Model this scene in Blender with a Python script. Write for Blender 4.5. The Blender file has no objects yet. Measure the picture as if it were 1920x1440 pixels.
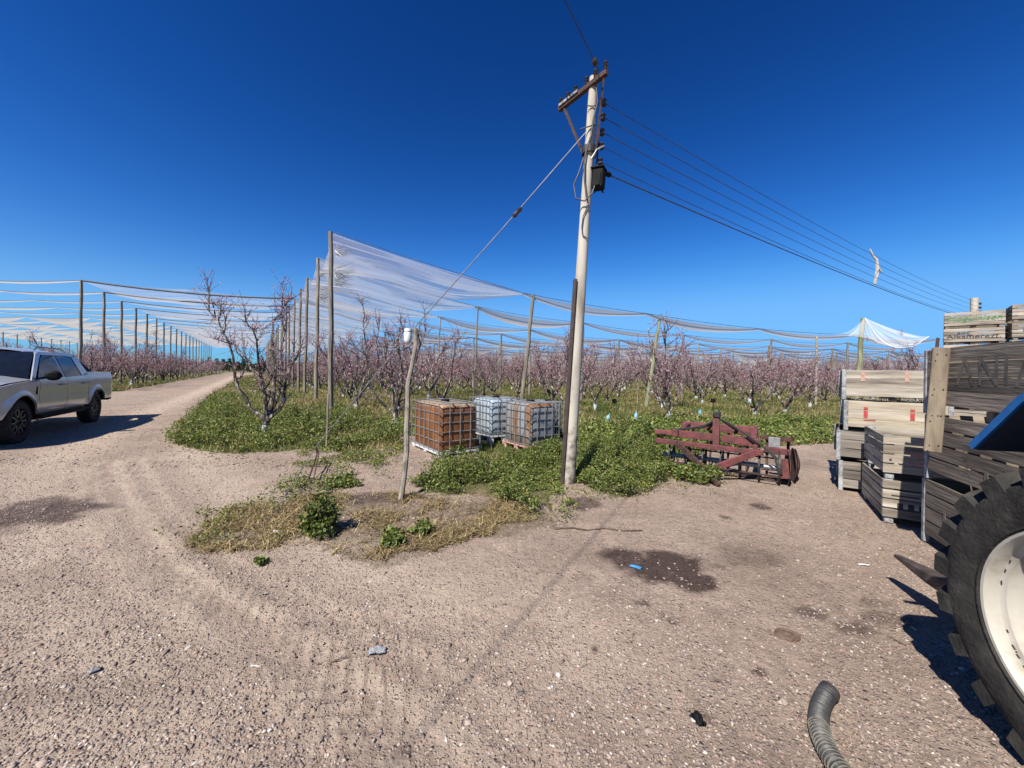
import bpy, math, random
import numpy as np
from mathutils import Vector, Matrix
R = math.radians
rng = np.random.default_rng(7)
random.seed(7)
sc = bpy.context.scene
col = sc.collection

# ------------------------------------------------------------------ camera, sky, sun, exposure
CAMH = 1.6
ROLL = 0.0165
cam = bpy.data.objects.new('camera', bpy.data.cameras.new('camera'))
col.objects.link(cam)
cam.data.sensor_width = 36.0
cam.data.lens = 13.5
cam.data.shift_y = -22.0 / 1920.0
cam.data.clip_start = 0.05
cam.data.clip_end = 6000
cam.matrix_world = Matrix.Translation((0, 0, CAMH)) @ Matrix.Rotation(R(90), 4, 'X') @ Matrix.Rotation(ROLL, 4, 'Z')
sc.camera = cam

SKYG = 1.75; SKYC = (35.0, 21.7, 17.2); ALB = 0.71     # camera-like tone curve of the clear sky
SUN_A, SUN_B = 0.50, 0.72            # shadow shift per metre of height, in x and y
sun_vec = Vector((-SUN_A, -SUN_B, 1.0)).normalized()
sun_el = math.asin(sun_vec.z)
w = bpy.data.worlds.new('World'); sc.world = w; w.use_nodes = True
nt = w.node_tree; nt.nodes.clear()
sky = nt.nodes.new('ShaderNodeTexSky'); sky.sky_type = 'NISHITA'; sky.sun_disc = False
sky.sun_elevation = sun_el; sky.sun_rotation = math.atan2(sun_vec.x, sun_vec.y)
sky.altitude = 700; sky.air_density = 1.0; sky.dust_density = 0.25; sky.ozone_density = 4.0
hsv = nt.nodes.new('ShaderNodeHueSaturation'); hsv.inputs['Saturation'].default_value = 1.28; hsv.inputs['Value'].default_value = 1.0
bg = nt.nodes.new('ShaderNodeBackground'); bg.inputs['Strength'].default_value = 0.10
wo = nt.nodes.new('ShaderNodeOutputWorld')
def vmul(src, v):
    n_ = nt.nodes.new('ShaderNodeVectorMath'); n_.operation = 'MULTIPLY'; nt.links.new(src, n_.inputs[0]); n_.inputs[1].default_value = v; return n_.outputs[0]
gm = nt.nodes.new('ShaderNodeGamma'); gm.inputs[1].default_value = SKYG
nt.links.new(sky.outputs[0], hsv.inputs['Color']); nt.links.new(vmul(hsv.outputs[0], (.092,) * 3), gm.inputs[0])
sx = nt.nodes.new('ShaderNodeSeparateXYZ'); cx = nt.nodes.new('ShaderNodeCombineXYZ'); nt.links.new(vmul(gm.outputs[0], SKYC), sx.inputs[0])
def smath(op, a, b):
    n_ = nt.nodes.new('ShaderNodeMath'); n_.operation = op
    for k_, v_ in enumerate((a, b)):
        if isinstance(v_, (int, float)): n_.inputs[k_].default_value = v_
        else: nt.links.new(v_, n_.inputs[k_])
    return n_.outputs[0]
for k_, top_ in enumerate((1.02, 2.87, 5.8)):       # soft shoulder so that the horizon keeps its pale blue
    c_ = sx.outputs[k_]; d_ = smath('POWER', smath('ADD', smath('POWER', smath('DIVIDE', c_, top_), 3.0), 1.0), 1 / 3.0)
    nt.links.new(smath('DIVIDE', c_, d_), cx.inputs[k_])
nt.links.new(cx.outputs[0], bg.inputs[0]); nt.links.new(bg.outputs[0], wo.inputs[0])
sl = bpy.data.lights.new('sun', 'SUN'); sl.energy = 4.9; sl.angle = R(0.53); sl.color = (1.0, 0.935, 0.84)
so = bpy.data.objects.new('sun', sl); col.objects.link(so)
so.rotation_euler = sun_vec.to_track_quat('Z', 'Y').to_euler(); so.location = (-20, -30, 40)
sc.view_settings.view_transform = 'Standard'; sc.view_settings.look = 'None'
sc.view_settings.gamma = 1.0; sc.view_settings.use_curve_mapping = False
sc.view_settings.exposure = 0.91
sc.render.engine = 'CYCLES'
sc.cycles.transparent_max_bounces = 40
sc.cycles.max_bounces = 6
sc.cycles.diffuse_bounces = 3

# ------------------------------------------------------------------ helpers
def at(px, py, z=0.0):
    """ground point (height z) seen at that spot of the 1920x1440 photograph"""
    dx, dy = px - 960.0, py - 698.0
    u = dx * math.cos(ROLL) + dy * math.sin(ROLL)
    v = -dx * math.sin(ROLL) + dy * math.cos(ROLL)
    d = (CAMH - z) * 720.0 / v
    return Vector((u / 720.0 * d, d, z))

def atd(px, py, d):
    """point at depth d seen at that spot"""
    dx, dy = px - 960.0, py - 698.0
    u = dx * math.cos(ROLL) + dy * math.sin(ROLL)
    v = -dx * math.sin(ROLL) + dy * math.cos(ROLL)
    return Vector((u / 720.0 * d, d, CAMH - v / 720.0 * d))

def hash2(ix, iy, s):
    n = (ix.astype(np.int64) * 374761393 + iy.astype(np.int64) * 668265263 + s * 974711) & 0x7fffffff
    n = ((n ^ (n >> 13)) * 1274126177) & 0x7fffffff
    n = n ^ (n >> 16)
    return (n & 0xffff) / 65535.0

def vnoise(x, y, s=0):
    ix, iy = np.floor(x), np.floor(y)
    fx, fy = x - ix, y - iy
    fx = fx * fx * (3 - 2 * fx); fy = fy * fy * (3 - 2 * fy)
    a = hash2(ix, iy, s); b = hash2(ix + 1, iy, s); c = hash2(ix, iy + 1, s); d = hash2(ix + 1, iy + 1, s)
    return (a * (1 - fx) + b * fx) * (1 - fy) + (c * (1 - fx) + d * fx) * fy

def fbm(x, y, s=0, o=4):
    t = 0; a = 0.5
    for i in range(o):
        t = t + a * vnoise(x, y, s + i); x = x * 2.03; y = y * 2.03; a *= 0.5
    return t / (1 - 0.5 ** o)

def inpoly(x, y, P):
    x = np.asarray(x, float); y = np.asarray(y, float)
    r = np.zeros(x.shape, bool)
    n = len(P); j = n - 1
    for i in range(n):
        xi, yi = P[i]; xj, yj = P[j]
        c = ((yi > y) != (yj > y)) & (x < (xj - xi) * (y - yi) / (yj - yi + 1e-12) + xi)
        r ^= c; j = i
    return r

def segdist(x, y, pts):
    best = np.full(np.shape(x), 1e9); along = np.zeros(np.shape(x)); side = np.zeros(np.shape(x)); acc = 0
    for (ax, ay), (bx, by) in zip(pts[:-1], pts[1:]):
        L = math.hypot(bx - ax, by - ay); ux, uy = (bx - ax) / L, (by - ay) / L
        t = np.clip((x - ax) * ux + (y - ay) * uy, 0, L)
        d = np.hypot(x - ax - t * ux, y - ay - t * uy)
        sgn = (x - ax) * -uy + (y - ay) * ux
        m = d < best
        best = np.where(m, d, best); along = np.where(m, acc + t, along); side = np.where(m, sgn, side); acc += L
    return best, along, side

class MB:
    def __init__(self): self.v = []; self.f = []
    def add(self, vs, fs):
        b = len(self.v); self.v.extend([tuple(p) for p in vs]); self.f.extend([tuple(i + b for i in q) for q in fs]); return self
    def box(self, c, s, m=None, bevel=0.0):
        x, y, z = s[0] / 2, s[1] / 2, s[2] / 2
        if bevel <= 0:
            vs = [Vector((i, j, k)) for i in (-x, x) for j in (-y, y) for k in (-z, z)]
            fs = [(0, 1, 3, 2), (4, 6, 7, 5), (0, 4, 5, 1), (2, 3, 7, 6), (0, 2, 6, 4), (1, 5, 7, 3)]
        else:
            b = bevel; vs = []; idx = {}
            for i in (-1, 1):
                for j in (-1, 1):
                    for k in (-1, 1):
                        idx[i, j, k] = len(vs)
                        vs += [Vector((i * x, j * (y - b), k * (z - b))), Vector((i * (x - b), j * y, k * (z - b))), Vector((i * (x - b), j * (y - b), k * z))]
            I = lambda i, j, k, a: idx[i, j, k] + a
            fs = []
            for s_ in (-1, 1):
                fs.append((I(s_, -1, -1, 0), I(s_, 1, -1, 0), I(s_, 1, 1, 0), I(s_, -1, 1, 0)))
                fs.append((I(-1, s_, -1, 1), I(1, s_, -1, 1), I(1, s_, 1, 1), I(-1, s_, 1, 1)))
                fs.append((I(-1, -1, s_, 2), I(1, -1, s_, 2), I(1, 1, s_, 2), I(-1, 1, s_, 2)))
            for a in (-1, 1):
                for b_ in (-1, 1):
                    fs.append((I(a, b_, -1, 0), I(a, b_, 1, 0), I(a, b_, 1, 1), I(a, b_, -1, 1)))
                    fs.append((I(a, -1, b_, 0), I(a, 1, b_, 0), I(a, 1, b_, 2), I(a, -1, b_, 2)))
                    fs.append((I(-1, a, b_, 1), I(1, a, b_, 1), I(1, a, b_, 2), I(-1, a, b_, 2)))
                    for c_ in (-1, 1): fs.append((I(a, b_, c_, 0), I(a, b_, c_, 1), I(a, b_, c_, 2)))
        c = Vector(c)
        vs = [((m @ p) if m is not None else p) + c for p in vs]
        return self.add(vs, fs)
    def beam(self, a, b, w_, h_, bevel=0.0, up=(0, 0, 1)):
        a, b = Vector(a), Vector(b); d = (b - a); L = d.length; d.normalize()
        up = Vector(up)
        if abs(d.dot(up)) > 0.98: up = Vector((1, 0, 0))
        y = up.cross(d).normalized(); z = d.cross(y)
        m = Matrix((d, y, z)).transposed()
        return self.box((a + b) / 2, (L, w_, h_), m, bevel)
    def tube(self, pts, rad, n=6, cap=True):
        pts = [Vector(p) for p in pts]
        if not hasattr(rad, '__len__'): rad = [rad] * len(pts)
        rings = []; prev = None
        for i, p in enumerate(pts):
            d = (pts[min(i + 1, len(pts) - 1)] - pts[max(i - 1, 0)])
            if d.length < 1e-9: d = Vector((0, 0, 1))
            d.normalize()
            if prev is None: a = d.orthogonal().normalized()
            else:
                a = prev - d * prev.dot(d)
                a = a.normalized() if a.length > 1e-6 else d.orthogonal().normalized()
            prev = a; b = d.cross(a)
            rings.append([p + (a * math.cos(2 * math.pi * k / n) + b * math.sin(2 * math.pi * k / n)) * rad[i] for k in range(n)])
        vs = [q for r_ in rings for q in r_]; fs = []
        for i in range(len(rings) - 1):
            for k in range(n):
                fs.append((i * n + k, i * n + (k + 1) % n, (i + 1) * n + (k + 1) % n, (i + 1) * n + k))
        if cap and n > 2:
            fs.append(tuple(range(n - 1, -1, -1))); fs.append(tuple((len(rings) - 1) * n + k for k in range(n)))
        return self.add(vs, fs)
    def lathe(self, prof, n=24, m=None, c=(0, 0, 0), close=False):
        """prof: (radius, axial) ; axis = local z"""
        vs = []; c = Vector(c); k = len(prof)
        for i in range(n):
            a = 2 * math.pi * i / n
            for r_, z in prof:
                p = Vector((r_ * math.cos(a), r_ * math.sin(a), z)); vs.append(((m @ p) if m is not None else p) + c)
        fs = []
        for i in range(n):
            j = (i + 1) % n
            for q in range(k - 1 if not close else k):
                q2 = (q + 1) % k
                fs.append((i * k + q, j * k + q, j * k + q2, i * k + q2))
        return self.add(vs, fs)
    def grid(self, fn, nu, nv, close=False):
        vs = [fn(i / nu, j / nv) for i in range(nu + 1) for j in range(nv + 1)]
        fs = [(i * (nv + 1) + j, (i + 1) * (nv + 1) + j, (i + 1) * (nv + 1) + j + 1, i * (nv + 1) + j + 1) for i in range(nu) for j in range(nv)]
        return self.add(vs, fs)
    def prism(self, poly, a, b):
        """poly: list of (x,z); extruded along y from a to b"""
        n = len(poly)
        vs = [(p[0], a, p[1]) for p in poly] + [(p[0], b, p[1]) for p in poly]
        fs = [tuple(range(n)), tuple(range(2 * n - 1, n - 1, -1))] + [(i, i + n, (i + 1) % n + n, (i + 1) % n) for i in range(n)]
        return self.add(vs, fs)
    def mesh(self, name, mat, smooth=False):
        me = bpy.data.meshes.new(name); me.from_pydata(self.v, [], self.f); me.validate()
        if mat: me.materials.append(mat)
        if smooth:
            me.polygons.foreach_set('use_smooth', [True] * len(me.polygons))
            try: me.set_sharp_from_angle(angle=R(smooth if smooth is not True else 40))
            except Exception: pass
        me.update(); return me
    def obj(self, name, mat, parent=None, smooth=False):
        import bmesh
        me = self.mesh(name, mat, smooth)
        bm = bmesh.new(); bm.from_mesh(me); bmesh.ops.recalc_face_normals(bm, faces=bm.faces); bm.to_mesh(me); bm.free()
        return link(name, me, parent)

def link(name, me, parent=None):
    o = bpy.data.objects.new(name, me); col.objects.link(o)
    if parent is not None: o.parent = parent
    return o

def tag(o, label=None, cat=None, group=None, kind=None):
    if label: o['label'] = label
    if cat: o['category'] = cat
    if group: o['group'] = group
    if kind: o['kind'] = kind
    return o

def thing(name, label, cat, loc=(0, 0, 0), rz=0.0, group=None, mat=None):
    o = bpy.data.objects.new(name, None); col.objects.link(o)
    o.empty_display_size = 0.2
    o.location = loc; o.rotation_euler = (0, 0, rz)
    return tag(o, label, cat, group)

def copy_tree(o, parent=None):
    c = o.copy(); col.objects.link(c); c.parent = parent
    for ch in list(o.children): copy_tree(ch, c)
    return c

def np_mesh(name, V, F, mat, colr=None, smooth=False):
    """V (n,3), F (m,k) int, colr (m,3) per face"""
    me = bpy.data.meshes.new(name)
    m, k = F.shape
    me.vertices.add(len(V)); me.vertices.foreach_set('co', V.astype(np.float32).ravel())
    me.loops.add(m * k); me.loops.foreach_set('vertex_index', F.astype(np.int32).ravel())
    me.polygons.add(m); me.polygons.foreach_set('loop_start', np.arange(0, m * k, k, dtype=np.int32))
    me.update(calc_edges=True)
    if colr is not None:
        a = me.color_attributes.new('Col', 'FLOAT_COLOR', 'CORNER')
        c4 = np.ones((m, k, 4), np.float32); c4[:, :, :3] = colr[:, None, :]
        a.data.foreach_set('color', c4.ravel())
    if smooth: me.polygons.foreach_set('use_smooth', np.ones(m, bool))
    me.materials.append(mat); me.validate()
    return me

# ------------------------------------------------------------------ materials
def newmat(name):
    m = bpy.data.materials.new(name); m.use_nodes = True
    n = m.node_tree.nodes; n.clear()
    out = n.new('ShaderNodeOutputMaterial'); p = n.new('ShaderNodeBsdfPrincipled')
    m.node_tree.links.new(p.outputs[0], out.inputs[0])
    return m, m.node_tree, p, out

def dim(m, src):
    n_ = m.node_tree.nodes.new('ShaderNodeVectorMath'); n_.operation = 'SCALE'; n_.inputs['Scale'].default_value = ALB
    m.node_tree.links.new(src, n_.inputs[0]); return n_.outputs[0]

def surf(name, c1, c2=None, rough=0.7, metal=0.0, scale=8.0, stretch=(1, 1, 1), bump=0.2, bscale=None, rnd=0.0, spec=0.5, c3=None, detail=6, pos=(0.35, 0.65), dist=0.002):
    m, t, p, out = newmat(name)
    N, L = t.nodes, t.links
    tc = N.new('ShaderNodeTexCoord'); mp = N.new('ShaderNodeMapping'); mp.inputs['Scale'].default_value = stretch
    L.new(tc.outputs['Object'], mp.inputs[0])
    oi = N.new('ShaderNodeObjectInfo')
    add = N.new('ShaderNodeVectorMath'); add.operation = 'ADD'
    cmb = N.new('ShaderNodeCombineXYZ'); mul = N.new('ShaderNodeMath'); mul.operation = 'MULTIPLY'; mul.inputs[1].default_value = 37.0
    L.new(oi.outputs['Random'], mul.inputs[0])
    for k in range(3): L.new(mul.outputs[0], cmb.inputs[k])
    L.new(mp.outputs[0], add.inputs[0]); L.new(cmb.outputs[0], add.inputs[1])
    no = N.new('ShaderNodeTexNoise'); no.inputs['Scale'].default_value = scale; no.inputs['Detail'].default_value = detail; no.inputs['Roughness'].default_value = 0.62
    L.new(add.outputs[0], no.inputs['Vector'])
    rp = N.new('ShaderNodeValToRGB'); rp.color_ramp.elements[0].position = pos[0]; rp.color_ramp.elements[1].position = pos[1]
    rp.color_ramp.elements[0].color = (*c1, 1); rp.color_ramp.elements[1].color = (*(c2 or c1), 1)
    if c3: e = rp.color_ramp.elements.new((pos[0] + pos[1]) / 2 + 0.02); e.color = (*c3, 1)
    L.new(no.outputs['Fac'], rp.inputs[0]); last = rp.outputs[0]
    if 'wood' in name and name not in ('polewood', 'postwood'):
        nb = N.new('ShaderNodeTexNoise'); nb.inputs['Scale'].default_value = 3.2; nb.inputs['Detail'].default_value = 7; nb.inputs['Roughness'].default_value = .7; L.new(add.outputs[0], nb.inputs['Vector'])
        rb = N.new('ShaderNodeValToRGB'); rb.color_ramp.elements[0].position = .36; rb.color_ramp.elements[1].position = .60; rb.color_ramp.elements[0].color = (.40, .38, .36, 1); rb.color_ramp.elements[1].color = (1.1, 1.1, 1.1, 1); L.new(nb.outputs['Fac'], rb.inputs[0])
        xb = N.new('ShaderNodeMix'); xb.data_type = 'RGBA'; xb.blend_type = 'MULTIPLY'; xb.inputs['Factor'].default_value = .75; L.new(last, xb.inputs['A']); L.new(rb.outputs[0], xb.inputs['B']); last = xb.outputs['Result']
        vk = N.new('ShaderNodeTexVoronoi'); vk.inputs['Scale'].default_value = 5.5; L.new(tc.outputs['Object'], vk.inputs['Vector']); rk = N.new('ShaderNodeMapRange'); rk.inputs['From Min'].default_value = .03; rk.inputs['From Max'].default_value = .07; L.new(vk.outputs['Distance'], rk.inputs['Value'])
        xk = N.new('ShaderNodeMix'); xk.data_type = 'RGBA'; L.new(rk.outputs[0], xk.inputs['Factor']); xk.inputs['A'].default_value = (.05, .035, .025, 1); L.new(last, xk.inputs['B']); last = xk.outputs['Result']
    if rnd > 0:
        h = N.new('ShaderNodeHueSaturation'); mr = N.new('ShaderNodeMapRange')
        mr.inputs['To Min'].default_value = 1 - rnd; mr.inputs['To Max'].default_value = 1 + rnd
        L.new(oi.outputs['Random'], mr.inputs['Value']); L.new(mr.outputs[0], h.inputs['Value']); L.new(last, h.inputs['Color']); last = h.outputs[0]
    L.new(dim(m, last), p.inputs['Base Color'])
    p.inputs['Roughness'].default_value = rough; p.inputs['Metallic'].default_value = metal
    p.inputs['Specular IOR Level'].default_value = spec
    if bump > 0:
        n2 = N.new('ShaderNodeTexNoise'); n2.inputs['Scale'].default_value = bscale or scale * 3; n2.inputs['Detail'].default_value = 5
        L.new(add.outputs[0], n2.inputs['Vector'])
        b = N.new('ShaderNodeBump'); b.inputs['Strength'].default_value = bump; b.inputs['Distance'].default_value = dist * 5
        L.new(n2.outputs['Fac'], b.inputs['Height']); L.new(b.outputs[0], p.inputs['Normal'])
    return m

def vcolmat(name, rough=0.8, trans=0.0, bump=0.0, spec=0.3, gain=1.0):
    m, t, p, out = newmat(name)
    N, L = t.nodes, t.links
    a = N.new('ShaderNodeVertexColor'); a.layer_name = 'Col'
    last = dim(m, a.outputs[0])
    L.new(last, p.inputs['Base Color']); p.inputs['Roughness'].default_value = rough; p.inputs['Specular IOR Level'].default_value = spec
    if trans > 0:
        tr = N.new('ShaderNodeBsdfTranslucent'); mx = N.new('ShaderNodeMixShader'); mx.inputs[0].default_value = trans
        hs = N.new('ShaderNodeHueSaturation'); hs.inputs['Saturation'].default_value = 1.15; hs.inputs['Value'].default_value = 1.3
        L.new(last, hs.inputs['Color']); L.new(hs.outputs[0], tr.inputs[0])
        L.new(p.outputs[0], mx.inputs[1]); L.new(tr.outputs[0], mx.inputs[2]); L.new(mx.outputs[0], out.inputs[0])
    return m

M = {}
M['leaf'] = vcolmat('leaf', 0.55, 0.3, spec=0.4)
M['straw'] = vcolmat('straw', 0.8, 0.15)
M['stone'] = vcolmat('stone', 0.85)
M['blossom'] = vcolmat('blossom', 0.7, 0.35)
M['farveg'] = vcolmat('farveg', 0.85, 0.1)
M['bark'] = surf('bark', (0.030, 0.023, 0.019), (0.66, 0.60, 0.52), 0.9, scale=13, stretch=(1, 1, .45), bump=1.0, bscale=50, rnd=0.25, pos=(.40, .64), c3=(0.13, 0.10, 0.08))
M['whitewash'] = surf('whitewash', (0.42, 0.5, 0.55), (0.66, 0.74, 0.78), 0.9, scale=14, bump=0.4)
M['postwood'] = surf('postwood', (0.13, 0.11, 0.085), (0.34, 0.30, 0.235), 0.9, scale=14, stretch=(1, 1, .12), bump=0.6, rnd=0.2)
M['postgreen'] = surf('postgreen', (0.16, 0.18, 0.10), (0.34, 0.34, 0.20), 0.9, scale=10, stretch=(1, 1, .2), bump=0.6)
M['greywood'] = surf('greywood', (0.10, 0.088, 0.074), (0.33, 0.295, 0.25), 0.9, scale=7, stretch=(.12, 1, 1.6), bump=0.7, bscale=26, rnd=0.22, c3=(0.22, 0.19, 0.16))
M['palewood'] = surf('palewood', (0.17, 0.145, 0.115), (0.52, 0.475, 0.40), 0.85, scale=6, stretch=(.15, 1, 1.6), bump=0.4, bscale=26, rnd=0.12, c3=(0.43, 0.375, 0.30))
M['creamwood'] = surf('creamwood', (0.38, 0.31, 0.21), (0.66, 0.58, 0.46), 0.8, scale=6, stretch=(.15, 1, 1.4), bump=0.25, bscale=20, rnd=0.05, c3=(0.56, 0.49, 0.375))
M['darkwood'] = surf('darkwood', (0.17, 0.135, 0.10), (0.40, 0.335, 0.255), 0.9, scale=7, stretch=(.12, 1, 1.6), bump=0.7, bscale=26, rnd=0.25)
M['orangewood'] = surf('orangewood', (0.17, 0.13, 0.09), (0.42, 0.35, 0.25), 0.85, scale=7, stretch=(1, 1, .15), bump=0.6, bscale=22, c3=(0.31, 0.25, 0.175))
M['binpost'] = surf('binpost', (0.17, 0.175, 0.175), (0.46, 0.475, 0.475), 0.75, scale=16, bump=0.5, rnd=0.15)
M['redprint'] = surf('redprint', (0.42, 0.03, 0.03), (0.55, 0.09, 0.08), 0.8, scale=40, bump=0)
M['fadedred'] = surf('fadedred', (0.48, 0.20, 0.15), (0.58, 0.42, 0.34), 0.9, scale=30, bump=0)
M['blackprint'] = surf('blackprint', (0.02, 0.02, 0.02), (0.06, 0.055, 0.05), 0.8, scale=40, bump=0)
M['fadedblack'] = surf('fadedblack', (0.09, 0.08, 0.068), (0.26, 0.22, 0.175), 0.9, scale=9, bump=0)
M['greenprint'] = surf('greenprint', (0.04, 0.22, 0.08), (0.12, 0.33, 0.15), 0.85, scale=40, bump=0)
M['yellowprint'] = surf('yellowprint', (0.65, 0.42, 0.05), (0.78, 0.58, 0.16), 0.85, scale=30, bump=0)
M['polewood'] = surf('polewood', (0.24, 0.21, 0.165), (0.58, 0.54, 0.455), 0.85, scale=5, stretch=(1, 1, .2), bump=0.35, bscale=30, c3=(0.50, 0.46, 0.38), pos=(.25, .6))
def _dirt():
    m = M['polewood']; t = m.node_tree; N, L = t.nodes, t.links; p = N['Principled BSDF']; src = p.inputs['Base Color'].links[0].from_socket
    tc = N.new('ShaderNodeTexCoord'); sp = N.new('ShaderNodeSeparateXYZ'); L.new(tc.outputs['Object'], sp.inputs[0])
    no = N.new('ShaderNodeTexNoise'); no.inputs['Scale'].default_value = 9; no.inputs['Detail'].default_value = 6; L.new(tc.outputs['Object'], no.inputs['Vector'])
    ma = N.new('ShaderNodeMath'); ma.operation = 'MULTIPLY_ADD'; ma.inputs[1].default_value = -.75; ma.inputs[2].default_value = 1.0; L.new(sp.outputs['Z'], ma.inputs[0])
    mb_ = N.new('ShaderNodeMath'); mb_.operation = 'MULTIPLY_ADD'; mb_.inputs[1].default_value = 4.0; L.new(no.outputs['Fac'], mb_.inputs[0])
    m0 = N.new('ShaderNodeMath'); m0.operation = 'SUBTRACT'; m0.inputs[1].default_value = 2.35; L.new(ma.outputs[0], m0.inputs[0]); L.new(m0.outputs[0], mb_.inputs[2]); mb_.use_clamp = True
    mx = N.new('ShaderNodeMix'); mx.data_type = 'RGBA'; L.new(mb_.outputs[0], mx.inputs['Factor']); L.new(src, mx.inputs['A']); mx.inputs['B'].default_value = (.10, .08, .065, 1); L.new(mx.outputs['Result'], p.inputs['Base Color'])
_dirt()
M['rust'] = surf('rust', (0.035, 0.022, 0.02), (0.13, 0.065, 0.045), 0.85, 0.2, scale=20, bump=0.4)
M['darkmetal'] = surf('darkmetal', (0.02, 0.02, 0.022), (0.06, 0.055, 0.055), 0.6, 0.3, scale=20, bump=0.2)
M['cable'] = surf('cable', (0.03, 0.03, 0.035), (0.08, 0.08, 0.085), 0.6, 0.2, bump=0)
M['oldrope'] = surf('oldrope', (0.20, 0.19, 0.17), (0.52, 0.50, 0.46), 0.9, scale=3, bump=0)
M['steelwire'] = surf('steelwire', (0.12, 0.12, 0.13), (0.24, 0.24, 0.25), 0.6, 0.2, bump=0)
M['galv'] = surf('galv', (0.28, 0.28, 0.28), (0.52, 0.52, 0.52), 0.5, 0.5, scale=25, bump=0.1)
M['wornzinc'] = surf('wornzinc', (0.03, 0.025, 0.022), (0.42, 0.42, 0.43), 0.7, scale=22, bump=0.3, pos=(.42, .56))
M['porcelain'] = surf('porcelain', (0.02, 0.014, 0.012), (0.06, 0.04, 0.03), 0.3, bump=0)
M['blackplastic'] = surf('blackplastic', (0.005, 0.005, 0.006), (0.013, 0.013, 0.014), 0.7, bump=0.05, spec=.15)
M['redpaint'] = surf('redpaint', (0.07, 0.035, 0.028), (0.21, 0.050, 0.056), 0.7, scale=11, bump=0.35, c3=(0.155, 0.040, 0.040), rnd=0.25, pos=(.34, .62))
M['rubber'] = surf('rubber', (0.022, 0.022, 0.022), (0.05, 0.048, 0.045), 0.85, scale=12, bump=0.3)
M['oldrubber'] = surf('oldrubber', (0.020, 0.019, 0.018), (0.10, 0.088, 0.072), 0.95, scale=7, bump=0.5, bscale=60, c3=(0.046, 0.043, 0.039), pos=(.34, .70), spec=.2)
M['creampaint'] = surf('creampaint', (0.22, 0.18, 0.13), (0.50, 0.475, 0.41), 0.5, scale=5, bump=0.15, c3=(0.46, 0.43, 0.365), pos=(.30, .58))
M['fenderlining'] = surf('fenderlining', (0.006, 0.012, 0.03), (0.012, 0.022, 0.05), 0.8, scale=6, bump=0.1)  # near-black navy: shade of the fender underside put into the colour
M['bluepaint'] = surf('bluepaint', (0.01, 0.10, 0.33), (0.02, 0.16, 0.45), 0.45, scale=6, bump=0.05)
M['tractorgrey'] = surf('tractorgrey', (0.05, 0.05, 0.052), (0.12, 0.11, 0.10), 0.7, scale=10, bump=0.3)
M['forksteel'] = surf('forksteel', (0.05, 0.04, 0.038), (0.17, 0.13, 0.115), 0.6, 0.4, scale=12, bump=0.4)
M['blueplastic'] = surf('blueplastic', (0.12, 0.42, 0.60), (0.35, 0.66, 0.78), 0.6, bump=0.1)
M['whiteplastic'] = surf('whiteplastic', (0.68, 0.70, 0.72), (0.82, 0.83, 0.84), 0.5, bump=0.1)
M['litterblue'] = surf('litterblue', (0.02, 0.2, 0.5), (0.05, 0.3, 0.6), 0.6, bump=0.1)
M['litterclear'] = surf('litterclear', (0.22, 0.24, 0.26), (0.58, 0.60, 0.62), 0.3, scale=60, bump=0.9)
M['stickwood'] = surf('stickwood', (0.08, 0.055, 0.04), (0.22, 0.16, 0.11), 0.9, scale=30, bump=0.5)
M['palestick'] = surf('palestick', (0.45, 0.40, 0.34), (0.66, 0.62, 0.56), 0.8, scale=30, bump=0.3)
M['carpaint'] = surf('carpaint', (0.62, 0.65, 0.69), (0.66, 0.69, 0.73), 0.26, 0.4, scale=3, bump=0)
for k_ in ('carpaint',):
    p_ = M[k_].node_tree.nodes['Principled BSDF']; p_.inputs['Coat Weight'].default_value = 0.7; p_.inputs['Coat Roughness'].default_value = 0.06
M['glass'] = surf('glass', (0.008, 0.010, 0.012), (0.012, 0.014, 0.016), 0.06, bump=0, spec=0.7)
M['tyre'] = surf('tyre', (0.012, 0.012, 0.013), (0.028, 0.027, 0.026), 0.85, bump=0.3)
M['rimdark'] = surf('rimdark', (0.015, 0.015, 0.016), (0.03, 0.03, 0.032), 0.4, 0.3, bump=0)
M['rimsilver'] = surf('rimsilver', (0.36, 0.37, 0.38), (0.45, 0.46, 0.47), 0.35, 0.8, bump=0)
M['lamp'] = surf('lamp', (0.02, 0.025, 0.04), (0.05, 0.06, 0.09), 0.1, bump=0)
M['redlamp'] = surf('redlamp', (0.3, 0.01, 0.01), (0.35, 0.02, 0.02), 0.2, bump=0)
M['hose'] = surf('hose', (0.02, 0.02, 0.02), (0.055, 0.052, 0.05), 0.55, scale=12, bump=0.3)
M['hosewire'] = surf('hosewire', (0.16, 0.15, 0.12), (0.34, 0.32, 0.26), 0.6, scale=30, bump=0.3)

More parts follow.
